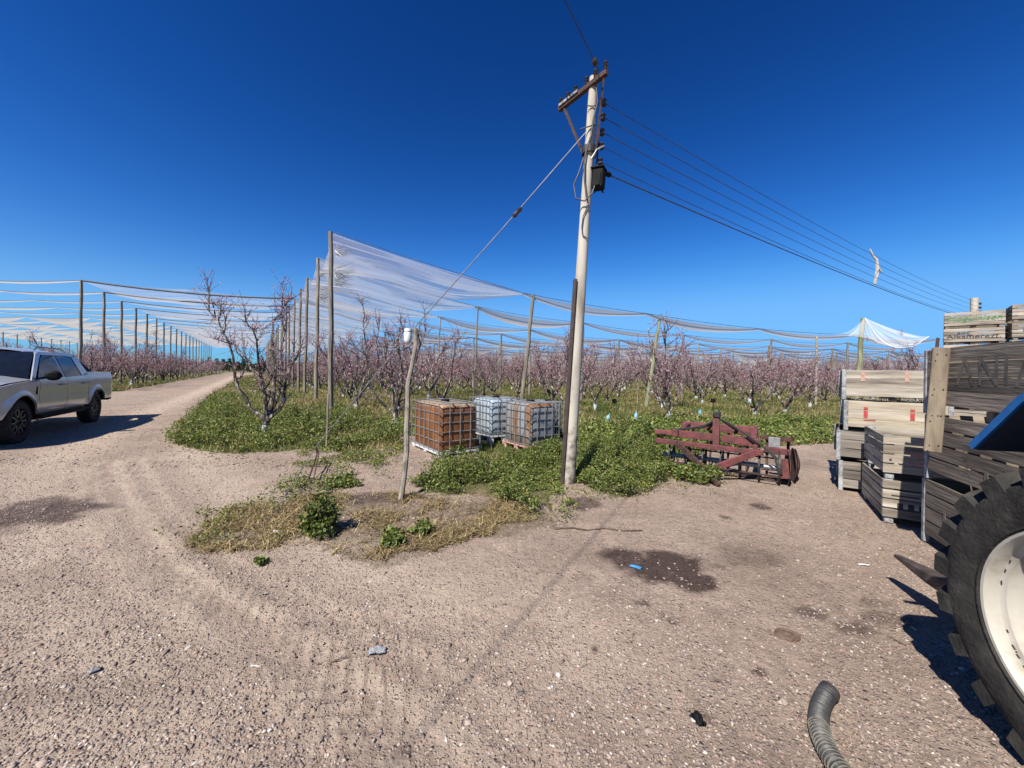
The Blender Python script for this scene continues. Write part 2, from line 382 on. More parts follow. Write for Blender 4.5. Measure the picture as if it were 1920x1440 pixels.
def tankmat(name, liquid, empty, level, streak=None):
    m, t, p, out = newmat(name); N, L = t.nodes, t.links
    tc = N.new('ShaderNodeTexCoord'); sp = N.new('ShaderNodeSeparateXYZ'); L.new(tc.outputs['Object'], sp.inputs[0])
    no = N.new('ShaderNodeTexNoise'); no.inputs['Scale'].default_value = 4; no.inputs['Detail'].default_value = 6
    mp = N.new('ShaderNodeMapping'); mp.inputs['Scale'].default_value = (1.6, 1.6, .5); L.new(tc.outputs['Object'], mp.inputs[0]); L.new(mp.outputs[0], no.inputs['Vector'])
    r1 = N.new('ShaderNodeMapRange'); r1.inputs['From Min'].default_value = level - .03; r1.inputs['From Max'].default_value = level + .03
    ad = N.new('ShaderNodeMath'); ad.operation = 'MULTIPLY_ADD'; ad.inputs[1].default_value = .12; ad.inputs[2].default_value = -.06
    L.new(no.outputs['Fac'], ad.inputs[0]); a2 = N.new('ShaderNodeMath'); L.new(sp.outputs['Z'], a2.inputs[0]); L.new(ad.outputs[0], a2.inputs[1]); L.new(a2.outputs[0], r1.inputs['Value'])
    rp = N.new('ShaderNodeValToRGB'); rp.color_ramp.elements[0].position = .35; rp.color_ramp.elements[1].position = .68
    rp.color_ramp.elements[0].color = (*[c * .5 for c in liquid], 1); rp.color_ramp.elements[1].color = (*liquid, 1); L.new(no.outputs['Fac'], rp.inputs[0])
    mx = N.new('ShaderNodeMix'); mx.data_type = 'RGBA'; L.new(r1.outputs[0], mx.inputs['Factor']); L.new(rp.outputs[0], mx.inputs['A']); mx.inputs['B'].default_value = (*empty, 1)
    fin = mx.outputs['Result']
    if streak:
        n3 = N.new('ShaderNodeTexNoise'); n3.inputs['Scale'].default_value = 5; m3 = N.new('ShaderNodeMapping'); m3.inputs['Scale'].default_value = (0.1, 2.2, .12); L.new(tc.outputs['Object'], m3.inputs[0]); L.new(m3.outputs[0], n3.inputs['Vector'])
        r3 = N.new('ShaderNodeMapRange'); r3.inputs['From Min'].default_value = .50; r3.inputs['From Max'].default_value = .60; L.new(n3.outputs['Fac'], r3.inputs['Value'])
        x3 = N.new('ShaderNodeMix'); x3.data_type = 'RGBA'; L.new(r3.outputs[0], x3.inputs['Factor']); L.new(fin, x3.inputs['A']); x3.inputs['B'].default_value = (*streak, 1); fin = x3.outputs['Result']
    fin = dim(m, fin)
    L.new(fin, p.inputs['Base Color']); p.inputs['Roughness'].default_value = .42
    tr = N.new('ShaderNodeBsdfTranslucent'); L.new(fin, tr.inputs[0]); ms = N.new('ShaderNodeMixShader'); ms.inputs[0].default_value = .25
    L.new(p.outputs[0], ms.inputs[1]); L.new(tr.outputs[0], ms.inputs[2]); L.new(ms.outputs[0], out.inputs[0])
    return m

def netmat(name, alpha, base=(0.80, 0.81, 0.84), var=.18):
    m, t, p, out = newmat(name); N, L = t.nodes, t.links
    tc = N.new('ShaderNodeTexCoord'); mp = N.new('ShaderNodeMapping'); mp.inputs['Scale'].default_value = (.55, 15.0, 1)
    L.new(tc.outputs['UV'], mp.inputs[0])
    no = N.new('ShaderNodeTexNoise'); no.inputs['Scale'].default_value = 1.0; no.inputs['Detail'].default_value = 5; L.new(mp.outputs[0], no.inputs['Vector'])
    mr = N.new('ShaderNodeMapRange'); mr.inputs['From Min'].default_value = .3; mr.inputs['From Max'].default_value = .72
    mr.inputs['To Min'].default_value = max(0, alpha - var); mr.inputs['To Max'].default_value = min(1, alpha + var * 1.7); L.new(no.outputs['Fac'], mr.inputs['Value'])
    p.inputs['Base Color'].default_value = (*base, 1); p.inputs['Roughness'].default_value = .8
    tl = N.new('ShaderNodeBsdfTranslucent'); tl.inputs[0].default_value = (*base, 1)
    m1 = N.new('ShaderNodeMixShader'); m1.inputs[0].default_value = .35; L.new(p.outputs[0], m1.inputs[1]); L.new(tl.outputs[0], m1.inputs[2])
    tp = N.new('ShaderNodeBsdfTransparent'); m2 = N.new('ShaderNodeMixShader')
    L.new(mr.outputs[0], m2.inputs[0]); L.new(tp.outputs[0], m2.inputs[1]); L.new(m1.outputs[0], m2.inputs[2]); L.new(m2.outputs[0], out.inputs[0])
    return m
M['net'] = netmat('net', 0.50, (0.84, 0.85, 0.88))
M['nettight'] = netmat('nettight', 0.95, (0.92, 0.91, 0.88))
M['netfront'] = netmat('netfront', 0.58, (0.88, 0.89, 0.92), .10)
M['netwhite'] = netmat('netwhite', 0.26, (0.88, 0.89, 0.9))

# ------------------------------------------------------------------ zones of the ground, traced on the ground plane
def gp(*pp): return [tuple(at(x, y).xy) for x, y in pp]
U = Vector((-0.559, 0.829)); V = Vector((0.829, 0.559)); VF = Vector((0.970, 0.243))
P0 = Vector((-6.95, 14.8)); L0 = Vector((-27.0, 24.0))
road_r = gp((470, 697), (452, 706), (425, 725), (385, 750), (345, 785), (318, 832))
Zgreen = gp((318, 832), (345, 785), (385, 750), (425, 725), (452, 706)) + [(-90, 140), (300, 300), (300, 60)] + gp((1600, 800), (1560, 832), (1480, 836), (1300, 850), (1250, 872), (1235, 905), (1190, 938), (1125, 922), (1075, 900), (1045, 910), (1040, 955), (960, 940), (900, 930), (800, 918), (810, 895), (850, 875), (900, 862), (900, 820), (760, 815), (750, 836), (640, 850), (560, 842), (450, 852), (380, 846))
Zweed = gp((765, 915), (800, 893), (830, 878), (890, 872), (950, 866), (1040, 845), (1060, 838), (1150, 838), (1240, 862), (1262, 880), (1245, 905), (1190, 938), (1120, 925), (1085, 912), (1050, 912), (1045, 935), (1080, 950), (1075, 972), (1000, 968), (940, 945), (880, 935), (780, 930))
Zweed2 = gp((1230, 880), (1300, 872), (1345, 898), (1345, 916), (1290, 912))
Zleftweed = gp((318, 834), (345, 795), (385, 766), (480, 770), (560, 790), (760, 800), (750, 832), (640, 846), (560, 838), (450, 850), (380, 844))
Zstraw = gp((380, 985), (430, 950), (560, 930), (700, 925), (960, 935), (1030, 965), (1020, 995), (900, 1010), (840, 1020), (760, 1050), (660, 1045), (600, 1005), (560, 1000), (480, 1030), (380, 1030))
Zleft = [tuple(L0 + U * s_ + V * 2.0) for s_ in (-1.5, 130)] + [(-260, 130), (-120, 24.5), tuple(L0 - V * 6 + U * -3)]
Zleft[-1] = (-40.0, 22.6)
trackA = gp((200, 868), (215, 930), (300, 1070), (430, 1160), (560, 1240), (690, 1330), (830, 1460))
trackB = gp((600, 1155), (760, 1180), (930, 1150), (1100, 1080))
trackD = gp((250, 862), (300, 960), (420, 1060), (560, 1130), (720, 1230), (900, 1330), (1010, 1460))
trackE = gp((150, 880), (120, 960), (190, 1080), (330, 1200), (480, 1330), (600, 1460))
trackC = gp((470, 700), (400, 740), (300, 800), (150, 900), (0, 985))

def soft(mask_fn, x, y, amp=0.35, sc_=1.3, s=3):
    jx = (fbm(x * sc_, y * sc_, s, 3) - .5) * amp * 2; jy = (fbm(x * sc_ + 40, y * sc_, s, 3) - .5) * amp * 2
    return mask_fn(x + jx, y + jy)

def gheight(x, y):
    x = np.asarray(x, float); y = np.asarray(y, float)
    r = np.hypot(x, y)
    near = np.exp(-(r / 16.0) ** 2)
    z = (fbm(x * .55, y * .55, 11, 4) - .5) * .05 * near + (fbm(x * 3.1, y * 3.1, 21, 4) - .5) * .022 * near
    z = z + (fbm(x * 13, y * 13, 31, 2) - .5) * .010 * np.exp(-(r / 5.5) ** 2)
    for tr, wd, dp in ((trackA, .20, .020), (trackB, .18, .016), (trackD, .18, .015), (trackE, .16, .012)):
        d, al, sd = segdist(x, y, tr)
        m = np.clip(1 - d / wd, 0, 1); m = m * m * (3 - 2 * m)
        lug = np.where(((al * 7.0 + np.abs(sd) * 7.5) % 1.0) < .38, 1.0, 0.0)
        edge = np.exp(-((d - wd * 1.05) / .035) ** 2)
        fade = np.clip(.45 + (vnoise(x * 1.1 + 3, y * 1.1, 18) - .35) * 2.0, .3, 1)
        z = z - dp * .7 * m + fade * (dp * .9 * lug * (d < wd * .9) * (.35 + .65 * vnoise(x * 9, y * 9, 8)) + dp * .6 * edge * vnoise(x * 3, y * 3, 9))
    return z

def gz(x, y): return float(gheight(np.array([x]), np.array([y]))[0])

# ground sheet: polar grid, fine in front of the camera
def build_ground():
    rad = [0.0, .25]
    while rad[-1] < 1600: rad.append(rad[-1] * (1.0135 if rad[-1] > 1.2 and rad[-1] < 28 else 1.06) + .004)
    rad = np.array(rad)
    ang = np.concatenate([np.linspace(-62, 62, 460), np.linspace(62, 298, 42)[1:-1]])
    A = np.radians(ang); na, nr = len(A), len(rad)
    X = rad[:, None] * np.sin(A)[None]; Y = rad[:, None] * np.cos(A)[None]
    Z = gheight(X, Y)
    Vv = np.stack([X, Y, Z], -1).reshape(-1, 3)
    i, j = np.meshgrid(np.arange(nr - 1), np.arange(na), indexing='ij'); j2 = (j + 1) % na
    F = np.stack([i * na + j, i * na + j2, (i + 1) * na + j2, (i + 1) * na + j], -1).reshape(-1, 4)
    me = np_mesh('ground', Vv, F, M['ground'], smooth=True)
    x, y = Vv[:, 0], Vv[:, 1]
    g = (soft(lambda a, b: inpoly(a, b, Zgreen), x, y, .35) | soft(lambda a, b: inpoly(a, b, Zleft), x, y, .4)).astype(float)
    st = soft(lambda a, b: inpoly(a, b, Zstraw), x, y, .3, 2.0).astype(float)
    wet = np.zeros(len(x))
    def blob(px, py, rx, ry, k=1.0, s=0):
        c = at(px, py); a = at(px + rx, py); b = at(px, py + ry)
        ax = abs(a.x - c.x); by = abs(b.y - c.y) + 1e-3
        jn = (fbm(x * 5, y * 5, 50 + s, 4) - .5) * 1.3
        q = np.hypot((x - c.x) / ax, (y - c.y) / by) + jn
        return k * np.clip((1.15 - q) * 2.2, 0, 1)
    spots = [(1190, 1050, 62, 26, .85), (1255, 1065, 75, 32, 1.0), (1295, 1090, 45, 26, 1.0), (1400, 1045, 60, 20, .35), (60, 965, 105, 36, .8), (100, 945, 60, 18, .7),
             (1432, 951, 18, 6, .9), (1360, 971, 12, 4, .8), (1245, 1158, 14, 8, .8), (1262, 1167, 10, 6, .8), (1205, 1133, 12, 5, .7), (1115, 1220, 9, 9, .8), (1424, 1262, 14, 9, .8),
             (1325, 1350, 20, 9, .45), (1530, 1150, 40, 12, .6), (1600, 1180, 42, 16, .6), (1660, 1160, 50, 18, .5), (1640, 1130, 30, 8, .4), (1345, 1280, 16, 5, .6),
             (1100, 945, 40, 14, .7), (990, 1190, 60, 30, .2), (150, 1300, 160, 40, .28), (60, 1080, 130, 30, .2), (700, 935, 50, 12, .6), (1440, 860, 70, 18, .25)]
    for k, s_ in enumerate(spots): wet = np.maximum(wet, blob(*s_[:4], k=s_[4], s=k))
    # light sandy wheel ruts on the farm road
    rr = np.zeros(len(x))
    for off in (-1.3, .9):
        pts = [(p.x, p.y) for p in [at(455, 703), at(400, 735), at(300, 790), at(215, 860), at(240, 960), at(420, 1140), at(700, 1330)]]
        d, al, sd = segdist(x + off * .8, y + off * .3, pts); rr = np.maximum(rr, np.exp(-(d / .45) ** 2))
    for tr, wd, k_ in ((trackA, .20, 1.0), (trackD, .18, .8), (trackB, .18, .8), (trackE, .16, .7)):
        d, al, sd = segdist(x, y, tr); lug = ((al * 7.0 + np.abs(sd) * 7.5) % 1.0) < .42
        rr = np.maximum(rr, 1.15 * k_ * np.exp(-((d - wd * .6) / .05) ** 2) * np.clip(vnoise(x * 3, y * 3, 78) * 1.6, 0, 1))
        rr = np.maximum(rr, k_ * (d < wd) * np.where(lug, 1.0, .25) * np.clip((vnoise(x * 2.2, y * 2.2, 77) - .2) * 2.2, 0, 1))
    far = np.clip((np.hypot(x, y) - 120) / 60, 0, 1)
    for nm, arr in (('green', np.maximum(g, far)), ('straw', st), ('wet', wet), ('rut', rr)):
        at_ = me.attributes.new(nm, 'FLOAT', 'POINT'); at_.data.foreach_set('value', arr.astype(np.float32))
    o = link('ground', me); tag(o, kind='structure')
    return o

def ground_mat():
    m, t, p, out = newmat('ground'); N, L = t.nodes, t.links
    geo = N.new('ShaderNodeNewGeometry')
    def noise(s, d=5, r=.6):
        n = N.new('ShaderNodeTexNoise'); n.inputs['Scale'].default_value = s; n.inputs['Detail'].default_value = d; n.inputs['Roughness'].default_value = r
        L.new(geo.outputs['Position'], n.inputs['Vector']); return n.outputs['Fac']
    def vor(s, f='F1', rnd=1.0):
        n = N.new('ShaderNodeTexVoronoi'); n.inputs['Scale'].default_value = s; n.feature = f; n.inputs['Randomness'].default_value = rnd
        L.new(geo.outputs['Position'], n.inputs['Vector']); return n
    def ramp(src, stops):
        r = N.new('ShaderNodeValToRGB'); e = r.color_ramp.elements
        e[0].position, e[0].color = stops[0][0], (*stops[0][1], 1); e[1].position, e[1].color = stops[-1][0], (*stops[-1][1], 1)
        for ps, c in stops[1:-1]: q = e.new(ps); q.color = (*c, 1)
        L.new(src, r.inputs[0]); return r.outputs[0]
    def mix(a, b, f, mode='MIX'):
        x = N.new('ShaderNodeMix'); x.data_type = 'RGBA'; x.blend_type = mode
        if isinstance(f, float): x.inputs['Factor'].default_value = f
        else: L.new(f, x.inputs['Factor'])
        for s, v in (('A', a), ('B', b)):
            if isinstance(v, tuple): x.inputs[s].default_value = (*v, 1)
            else: L.new(v, x.inputs[s])
        return x.outputs['Result']
    def mth(op, a, b=None, c=None):
        x = N.new('ShaderNodeMath'); x.operation = op
        for k, v in enumerate((a, b, c)):
            if v is None: continue
            if isinstance(v, (int, float)): x.inputs[k].default_value = v
            else: L.new(v, x.inputs[k])
        return x.outputs[0]
    def attr(nm):
        a = N.new('ShaderNodeAttribute'); a.attribute_name = nm; return a.outputs['Fac']
    base = ramp(noise(1.1, 8, .65), [(.28, (0.295, 0.220, 0.172)), (.5, (0.392, 0.302, 0.240)), (.72, (0.475, 0.374, 0.300))])
    fine = ramp(noise(44, 7, .78), [(.30, (0.30, 0.28, 0.27)), (.47, (1, 1, 1)), (.55, (1.05, 1.04, 1.02)), (.74, (1.55, 1.48, 1.40))])
    base = mix(base, fine, .85, 'MULTIPLY')
    mid = ramp(noise(9, 6, .8), [(.32, (0.62, 0.60, 0.58)), (.5, (1, 1, 1)), (.70, (1.28, 1.24, 1.2))])
    base = mix(base, mid, .8, 'MULTIPLY')
    v1 = vor(55); v2 = vor(22)
    peb = ramp(v1.outputs['Color'], [(.0, (0.14, 0.11, 0.10)), (.35, (0.30, 0.23, 0.19)), (.7, (0.46, 0.37, 0.31)), (1.0, (0.62, 0.55, 0.49))])
    pm = mth('MULTIPLY', mth('LESS_THAN', v1.outputs['Distance'], .33), mth('GREATER_THAN', noise(1.6, 4), .42))
    base = mix(base, peb, mth('MULTIPLY', pm, .8))
    peb2 = ramp(v2.outputs['Color'], [(.0, (0.17, 0.13, 0.115)), (.5, (0.36, 0.28, 0.235)), (1.0, (0.56, 0.49, 0.43))])
    pm2 = mth('MULTIPLY', mth('LESS_THAN', v2.outputs['Distance'], .24), mth('GREATER_THAN', noise(2.3, 5, .7), .46))
    base = mix(base, peb2, mth('MULTIPLY', pm2, .8))
    rut = mth('MULTIPLY', attr('rut'), mth('MULTIPLY', noise(2.1, 4), 1.6))
    base = mix(base, (0.57, 0.455, 0.355), mth('MULTIPLY', rut, .95))
    gr = attr('green')
    gcol = ramp(noise(1.4, 8, .7), [(.28, (0.07, 0.08, 0.026)), (.45, (0.13, 0.13, 0.05)), (.58, (0.22, 0.18, 0.095)), (.75, (0.32, 0.25, 0.17))])
    base = mix(base, gcol, gr)
    base = mix(base, ramp(noise(9, 6, .7), [(.3, (0.10, 0.075, 0.05)), (.7, (0.30, 0.23, 0.15))]), mth('MULTIPLY', attr('straw'), .6))
    wet = mth('MULTIPLY', attr('wet'), mth('MULTIPLY_ADD', noise(14, 6, .7), 1.3, .5)); wetc = mth('MINIMUM', wet, 1.0)
    base = mix(base, (0.15, 0.115, 0.105), mth('MULTIPLY', wetc, .92), 'MULTIPLY')
    L.new(dim(m, base), p.inputs['Base Color'])
    rg = mth('MULTIPLY_ADD', wetc, -.35, .93); L.new(rg, p.inputs['Roughness']); p.inputs['Specular IOR Level'].default_value = .25
    h = mth('MULTIPLY_ADD', noise(24, 8, .72), 1.0, mth('MULTIPLY', mth('SUBTRACT', .33, mth('MINIMUM', v1.outputs['Distance'], .33)), mth('MULTIPLY', pm, 1.5)))
    h = mth('MULTIPLY_ADD', mth('SUBTRACT', .24, mth('MINIMUM', v2.outputs['Distance'], .24)), mth('MULTIPLY', pm2, 3.5), h)
    h = mth('MULTIPLY_ADD', noise(5, 6, .6), .9, h)
    b = N.new('ShaderNodeBump'); b.inputs['Strength'].default_value = .95; b.inputs['Distance'].default_value = .034
    L.new(h, b.inputs['Height']); L.new(b.outputs[0], p.inputs['Normal'])
    return m
M['ground'] = ground_mat()
build_ground()

# ------------------------------------------------------------------ trees
def wiggle(p0, d0, L_, n, bend_up, kink, rg):
    pts = [Vector(p0)]; d = Vector(d0).normalized()
    for i in range(n):
        d = d + Vector((rg.uniform(-kink, kink), rg.uniform(-kink, kink), rg.uniform(-kink, kink) * .7 + bend_up)); d.normalize()
        pts.append(pts[-1] + d * (L_ / n))
    return pts

def lerp_path(pts, t):
    k = t * (len(pts) - 1); i = min(int(k), len(pts) - 2); f = k - i
    return pts[i].lerp(pts[i + 1], f), (pts[i + 1] - pts[i]).normalized()

def blossoms_np(P, size, seed, tone=0.0):
    g = np.random.default_rng(seed); n = len(P); P = np.asarray(P)
    a = g.normal(size=(n, 3)); a /= np.linalg.norm(a, axis=1, keepdims=True)
    b = np.cross(a, g.normal(size=(n, 3))); b /= np.linalg.norm(b, axis=1, keepdims=True)
    s = size * g.uniform(.6, 1.35, (n, 1))
    Vv = np.stack([P - a * s, P - b * s * .8, P + a * s, P + b * s * .8], 1).reshape(-1, 3)
    F = np.arange(4 * n).reshape(n, 4)
    c1 = np.array([.74, .42, .50]); c2 = np.array([.50, .22, .30]); c3 = np.array([.84, .66, .68])
    k = g.random((n, 1)); C = np.where(k < .45, c1, np.where(k < .75, c2, c3)) * g.uniform(.8, 1.15, (n, 1))
    return Vv, F, C

def make_tree(seed, limbs=None, height=2.7, light=False, twig_mult=1.0):
    rg = random.Random(seed)
    wood = MB(); bl = []; sleeve = MB()
    th = rg.uniform(.32, .5); r0 = rg.uniform(.065, .085)
    lean = Vector((rg.uniform(-.06, .06), rg.uniform(-.06, .06), 1))
    ns = 7 if not light else 4
    top = lean.normalized() * th
    wood.tube([Vector((0, 0, -.08)), Vector((0, 0, .02)), top * .55, top], [r0 * 1.25, r0 * 1.1, r0 * .95, r0 * .92], ns)
    sleeve.tube([Vector((0, 0, .01)), top * .3, top * .62], [r0 * 1.16, r0 * 1.04, r0 * .98], ns, cap=False)
    if limbs is None:
        nl = rg.choice((3, 4, 4, 5)); a0 = rg.uniform(0, 6.28); limbs_ = []
        for i in range(nl):
            a = a0 + 6.283 * i / nl + rg.uniform(-.35, .35)
            d = Vector((math.cos(a), math.sin(a), rg.uniform(.75, 1.25)))
            limbs_.append(wiggle(top * rg.uniform(.8, 1), d, height * rg.uniform(.72, .98), 6 if not light else 3, .13, .22, rg))
    else: limbs_ = limbs
    twigs = []
    for pts in limbs_:
        n = len(pts); r1 = r0 * rg.uniform(.62, .75)
        wood.tube(pts, [r1 * (1 - .85 * (i / (n - 1)) ** .8) for i in range(n)], 5 if not light else 3, cap=False)
        for q in range(int((5 if not light else 2) * 1)):
            t = rg.uniform(.22, .97); p, d = lerp_path(pts, t)
            side = Vector((rg.gauss(0, 1), rg.gauss(0, 1), rg.gauss(.5, .5)))
            dd = (d * .6 + side.normalized() * .9)
            L_ = rg.uniform(.45, 1.05) * (1.1 - .4 * t)
            sb = wiggle(p, dd, L_, 4 if not light else 2, .13, .28, rg)
            wood.tube(sb, [r1 * .30, r1 * .24, r1 * .18, r1 * .13, r1 * .08][:len(sb)], 4 if not light else 3, cap=False)
            for _ in range(int((5 if not light else 2) * twig_mult)):
                p2, d2 = lerp_path(sb, rg.uniform(.15, 1)); twigs.append((p2, d2, r1 * .10))
        for _ in range(int((9 if not light else 3) * twig_mult)):
            p2, d2 = lerp_path(pts, rg.uniform(.25, 1)); twigs.append((p2, d2, r1 * .12))
    for p, d, rr in twigs:
        side = Vector((rg.gauss(0, 1), rg.gauss(0, 1), rg.gauss(.6, .6))).normalized()
        L_ = rg.uniform(.18, .52)
        tw = wiggle(p, d * .5 + side, L_, 2 if not light else 1, .12, .25, rg)
        wood.tube(tw, [max(rr, .0045), .0038, .0028][:len(tw)] if not light else [.008, .005], 3, cap=False)
        for _ in range(rg.choice((4, 7, 9, 11)) if not light else 5):
            q, _d = lerp_path(tw, rg.uniform(.1, 1)); bl.append(tuple(q + Vector((rg.gauss(0, .008), rg.gauss(0, .008), rg.gauss(0, .008)))))
    return wood, sleeve, bl

variants = []
for s in range(9):
    wd, slv, bl = make_tree(100 + s, height=[2.6, 2.9, 2.4, 3.1, 2.7, 2.5, 2.8, 3.0, 2.3][s], twig_mult=2.3)
    mw = wd.mesh('trunk', M['bark'], True); ms = slv.mesh('trunk_paint', M['whitewash'], True)
    mbm = np_mesh('blossom', *blossoms_np(bl, .0175, s)[:2], M['blossom'], blossoms_np(bl, .0175, s)[2])
    variants.append((mw, ms, mbm))

def tree_at(x, y, var, rz, s, label, group, sleeve=True):
    t = thing('peach_tree', label, 'tree', (x, y, gz(x, y)), rz, group)
    t.scale = (s, s, s * 1.0)
    mw, ms, mb = variants[var]
    a = link('trunk', mw, t)
    if sleeve: link('trunk_paint', ms, t)
    b = link('crown', mb, t)
    return t

# hero trees, limbs traced at their own depth
def hero_tree(px, py, limbs_px, label, seed, depth_off, tw=1.0, group=None, r=None, blsize=.016):
    b = at(px, py); d = b.y; rg = random.Random(seed)
    t = thing('peach_tree', label, 'tree', (b.x, b.y, gz(b.x, b.y)), 0, group)
    L_ = []
    for k, lp in enumerate(limbs_px):
        pts = []
        for i, (x, y) in enumerate(lp):
            q = atd(x, y, d + depth_off[k] * i / max(1, len(lp) - 1)); pts.append(q - b)
        dens = [pts[0]]
        for i in range(len(pts) - 1):
            m_ = (pts[i] + pts[i + 1]) / 2 + Vector((rg.uniform(-.035, .035), rg.uniform(-.04, .04), rg.uniform(-.03, .03)))
            dens += [m_, pts[i + 1]]
        L_.append(dens)
    wd, slv, bl = make_tree(seed, limbs=L_, twig_mult=tw)
    wd.obj('trunk', M['bark'], t, True); slv.obj('trunk_paint', M['whitewash'], t, True)
    Vv, F, C = blossoms_np(bl, blsize, seed); link('crown', np_mesh('blossom', Vv, F, M['blossom'], C), t)
    return t

hero_tree(497, 818, [[(497, 790), (468, 765), (446, 728), (440, 690), (428, 640), (408, 600), (378, 562)],
                     [(500, 788), (512, 748), (516, 690), (510, 635), (512, 600), (530, 578), (548, 550)],
                     [(502, 785), (523, 768), (533, 735), (540, 700), (556, 672), (568, 640)],
                     [(498, 787), (498, 745), (488, 705), (482, 650), (474, 618), (452, 598)],
                     [(500, 785), (505, 735), (470, 690), (448, 655), (436, 640)],
                     [(503, 783), (520, 750), (530, 700), (528, 650), (536, 610)]],
          'tall bare peach tree nearest the farm road, with a pale painted trunk foot', 5, [-.4, .5, .3, -.8, 1.0, 1.2], 2.5, blsize=.015)
hero_tree(742, 803, [[(742, 780), (722, 760), (705, 742), (692, 715), (690, 690), (684, 640)],
                     [(742, 778), (738, 750), (735, 725), (728, 700), (722, 660), (700, 620)],
                     [(744, 778), (757, 760), (765, 735), (775, 700), (786, 650), (800, 610)],
                     [(742, 778), (745, 740), (752, 700), (745, 650), (760, 615)]],
          'peach tree with forked white limbs just left of the brown liquid tank', 6, [.2, -.5, .4, .8], 2.2)
hero_tree(668, 768, [[(668, 755), (652, 735), (640, 700), (630, 660), (622, 620)],
                     [(668, 752), (682, 720), (690, 670), (682, 620), (684, 590), (680, 560)],
                     [(669, 752), (690, 720), (710, 680), (706, 640), (712, 600)],
                     [(669, 752), (665, 715), (672, 670), (660, 640)]],
          'peach tree beside the tall corner post, its dark limbs reaching the net', 8, [.4, -.4, .6, -.6], 2.4)
hero_tree(1254, 790, [[(1254, 775), (1240, 752), (1222, 728), (1208, 695), (1198, 655)],
                      [(1254, 772), (1256, 740), (1258, 712), (1256, 690)],
                      [(1255, 772), (1268, 755), (1270, 735), (1285, 700), (1296, 668)],
                      [(1254, 772), (1250, 735), (1238, 700), (1226, 668)]],
          'peach tree with a sawn-off middle limb, behind the left end of the red cultivator', 9, [.3, .1, .5, -.7], 2.6)

# ------------------------------------------------------------------ orchard lattices
near_spots = [(1116, 770, 3, 'peach tree with a white painted foot right of the utility pole'),
              (1415, 781, 0, 'small white limbed peach tree behind the red cultivator'),
              (1471, 777, 2, 'peach tree with one low branch stretched right, behind the red cultivator'),
              (1519, 768, 5, 'peach tree nearest the stacked bins, at the edge of the grass'),
              (1062, 778, 1, 'peach tree half hidden behind the utility pole'),
              (905, 762, 4, 'peach tree rising behind the gap between the brown and the white tank'),
              (830, 768, 7, 'peach tree rising behind the brown liquid tank'),
              (1318, 760, 6, 'peach tree behind the mast of the red cultivator')]
placed = [at(497, 818), at(742, 803), at(668, 768), at(1254, 790)]
for px, py, vr, lb in near_spots:
    p = at(px, py); placed.append(p)
    tree_at(p.x, p.y, vr, random.uniform(0, 6.28), random.uniform(.95, 1.1), lb, None)

cand = []
O = Vector((-5.94, 9.24))
for a in range(-14, 46):
    for b in range(-4, 40):
        p = O + U * (3.0 * a) + V * (3.9 * b) + Vector((random.uniform(-.3, .3), random.uniform(-.3, .3)))
        if p.y < 9.4 + .36 * (p.x + 5.94) or p.y < 10: continue
        s_ = (p - P0).dot(Vector((U.y, -U.x)))  # distance right of the row line
        if s_ < -.6 or p.y > 105: continue
        pxx = 960 + 720 * p.x / p.y
        if pxx < 420 or pxx > 1760: continue
        if p.x > 10.5 and p.y < 16 + (p.x - 10.5) * .25: continue
        if min((Vector((q.x, q.y)) - p).length for q in placed) < 2.3: continue
        cand.append((p.length, p.x, p.y, 'r'))
for a in range(-1, 34):
    for b in range(0, 12):
        p = L0 + U * (3.1 * a) + V * (.9 - 3.9 * b) + Vector((random.uniform(-.3, .3), random.uniform(-.3, .3)))
        if b > 0: p = L0 + U * (3.1 * a) + Vector((-1, .02)) * (3.9 * b / .83) + V * .9
        if p.y < 22.5 or p.y > 112: continue
        pxx = 960 + 720 * p.x / p.y
        if pxx < -90: continue
        cand.append((p.length, p.x, p.y, 'l'))
cand.sort()
NT = 286
for k, (d, x, y, side) in enumerate(cand[:NT]):
    lab = 'pink budding peach tree in the orchard rows right of the farm road' if side == 'r' else 'pink budding peach tree in the orchard block left of the farm road'
    tree_at(x, y, random.randrange(9), random.uniform(0, 6.28), random.uniform(.9, 1.12) * (random.choice((1, 1.12, 1.28)) if side == 'l' else random.choice((1, 1, 1.0, 1.22))), lab, 'peach trees right of the road' if side == 'r' else 'peach trees left of the road', sleeve=(d < 45 and random.random() < .4))
# the rest of the orchard: light trees joined as one mass
lights = []
for s in range(6):
    wd, slv, bl = make_tree(300 + s, height=2.6, light=True, twig_mult=2.0)
    tv = np.array([tuple(v) for v in wd.v]); fq = np.array([f if len(f) == 4 else (*f, f[-1]) for f in wd.f if len(f) in (4,)])
    bv, bf, bc = blossoms_np(bl, .045, 50 + s); lights.append((tv, fq, bv, bf, bc))
AV, AF, AC = [], [], []; off = 0
for d, x, y, side in cand[NT:]:
    tv, fq, bv, bf, bc = lights[random.randrange(6)]
    a = random.uniform(0, 6.28); s = random.uniform(.85, 1.15) * (1.18 if side == 'l' else 1); ca, sa = math.cos(a) * s, math.sin(a) * s
    for v_, f_, c_ in ((tv, fq, np.tile(np.array([[.24, .20, .175]]), (len(fq), 1))), (bv, bf, bc * random.uniform(.8, 1.1))):
        w_ = np.stack([v_[:, 0] * ca - v_[:, 1] * sa + x, v_[:, 0] * sa + v_[:, 1] * ca + y, v_[:, 2] * s], -1)
        AV.append(w_); AF.append(f_ + off); AC.append(c_); off += len(w_)
o = link('orchard_mass', np_mesh('orchard_mass', np.concatenate(AV), np.concatenate(AF), M['farveg'], np.concatenate(AC)))
tag(o, 'far rows of pink budding peach trees merging into one band', 'orchard', kind='stuff')

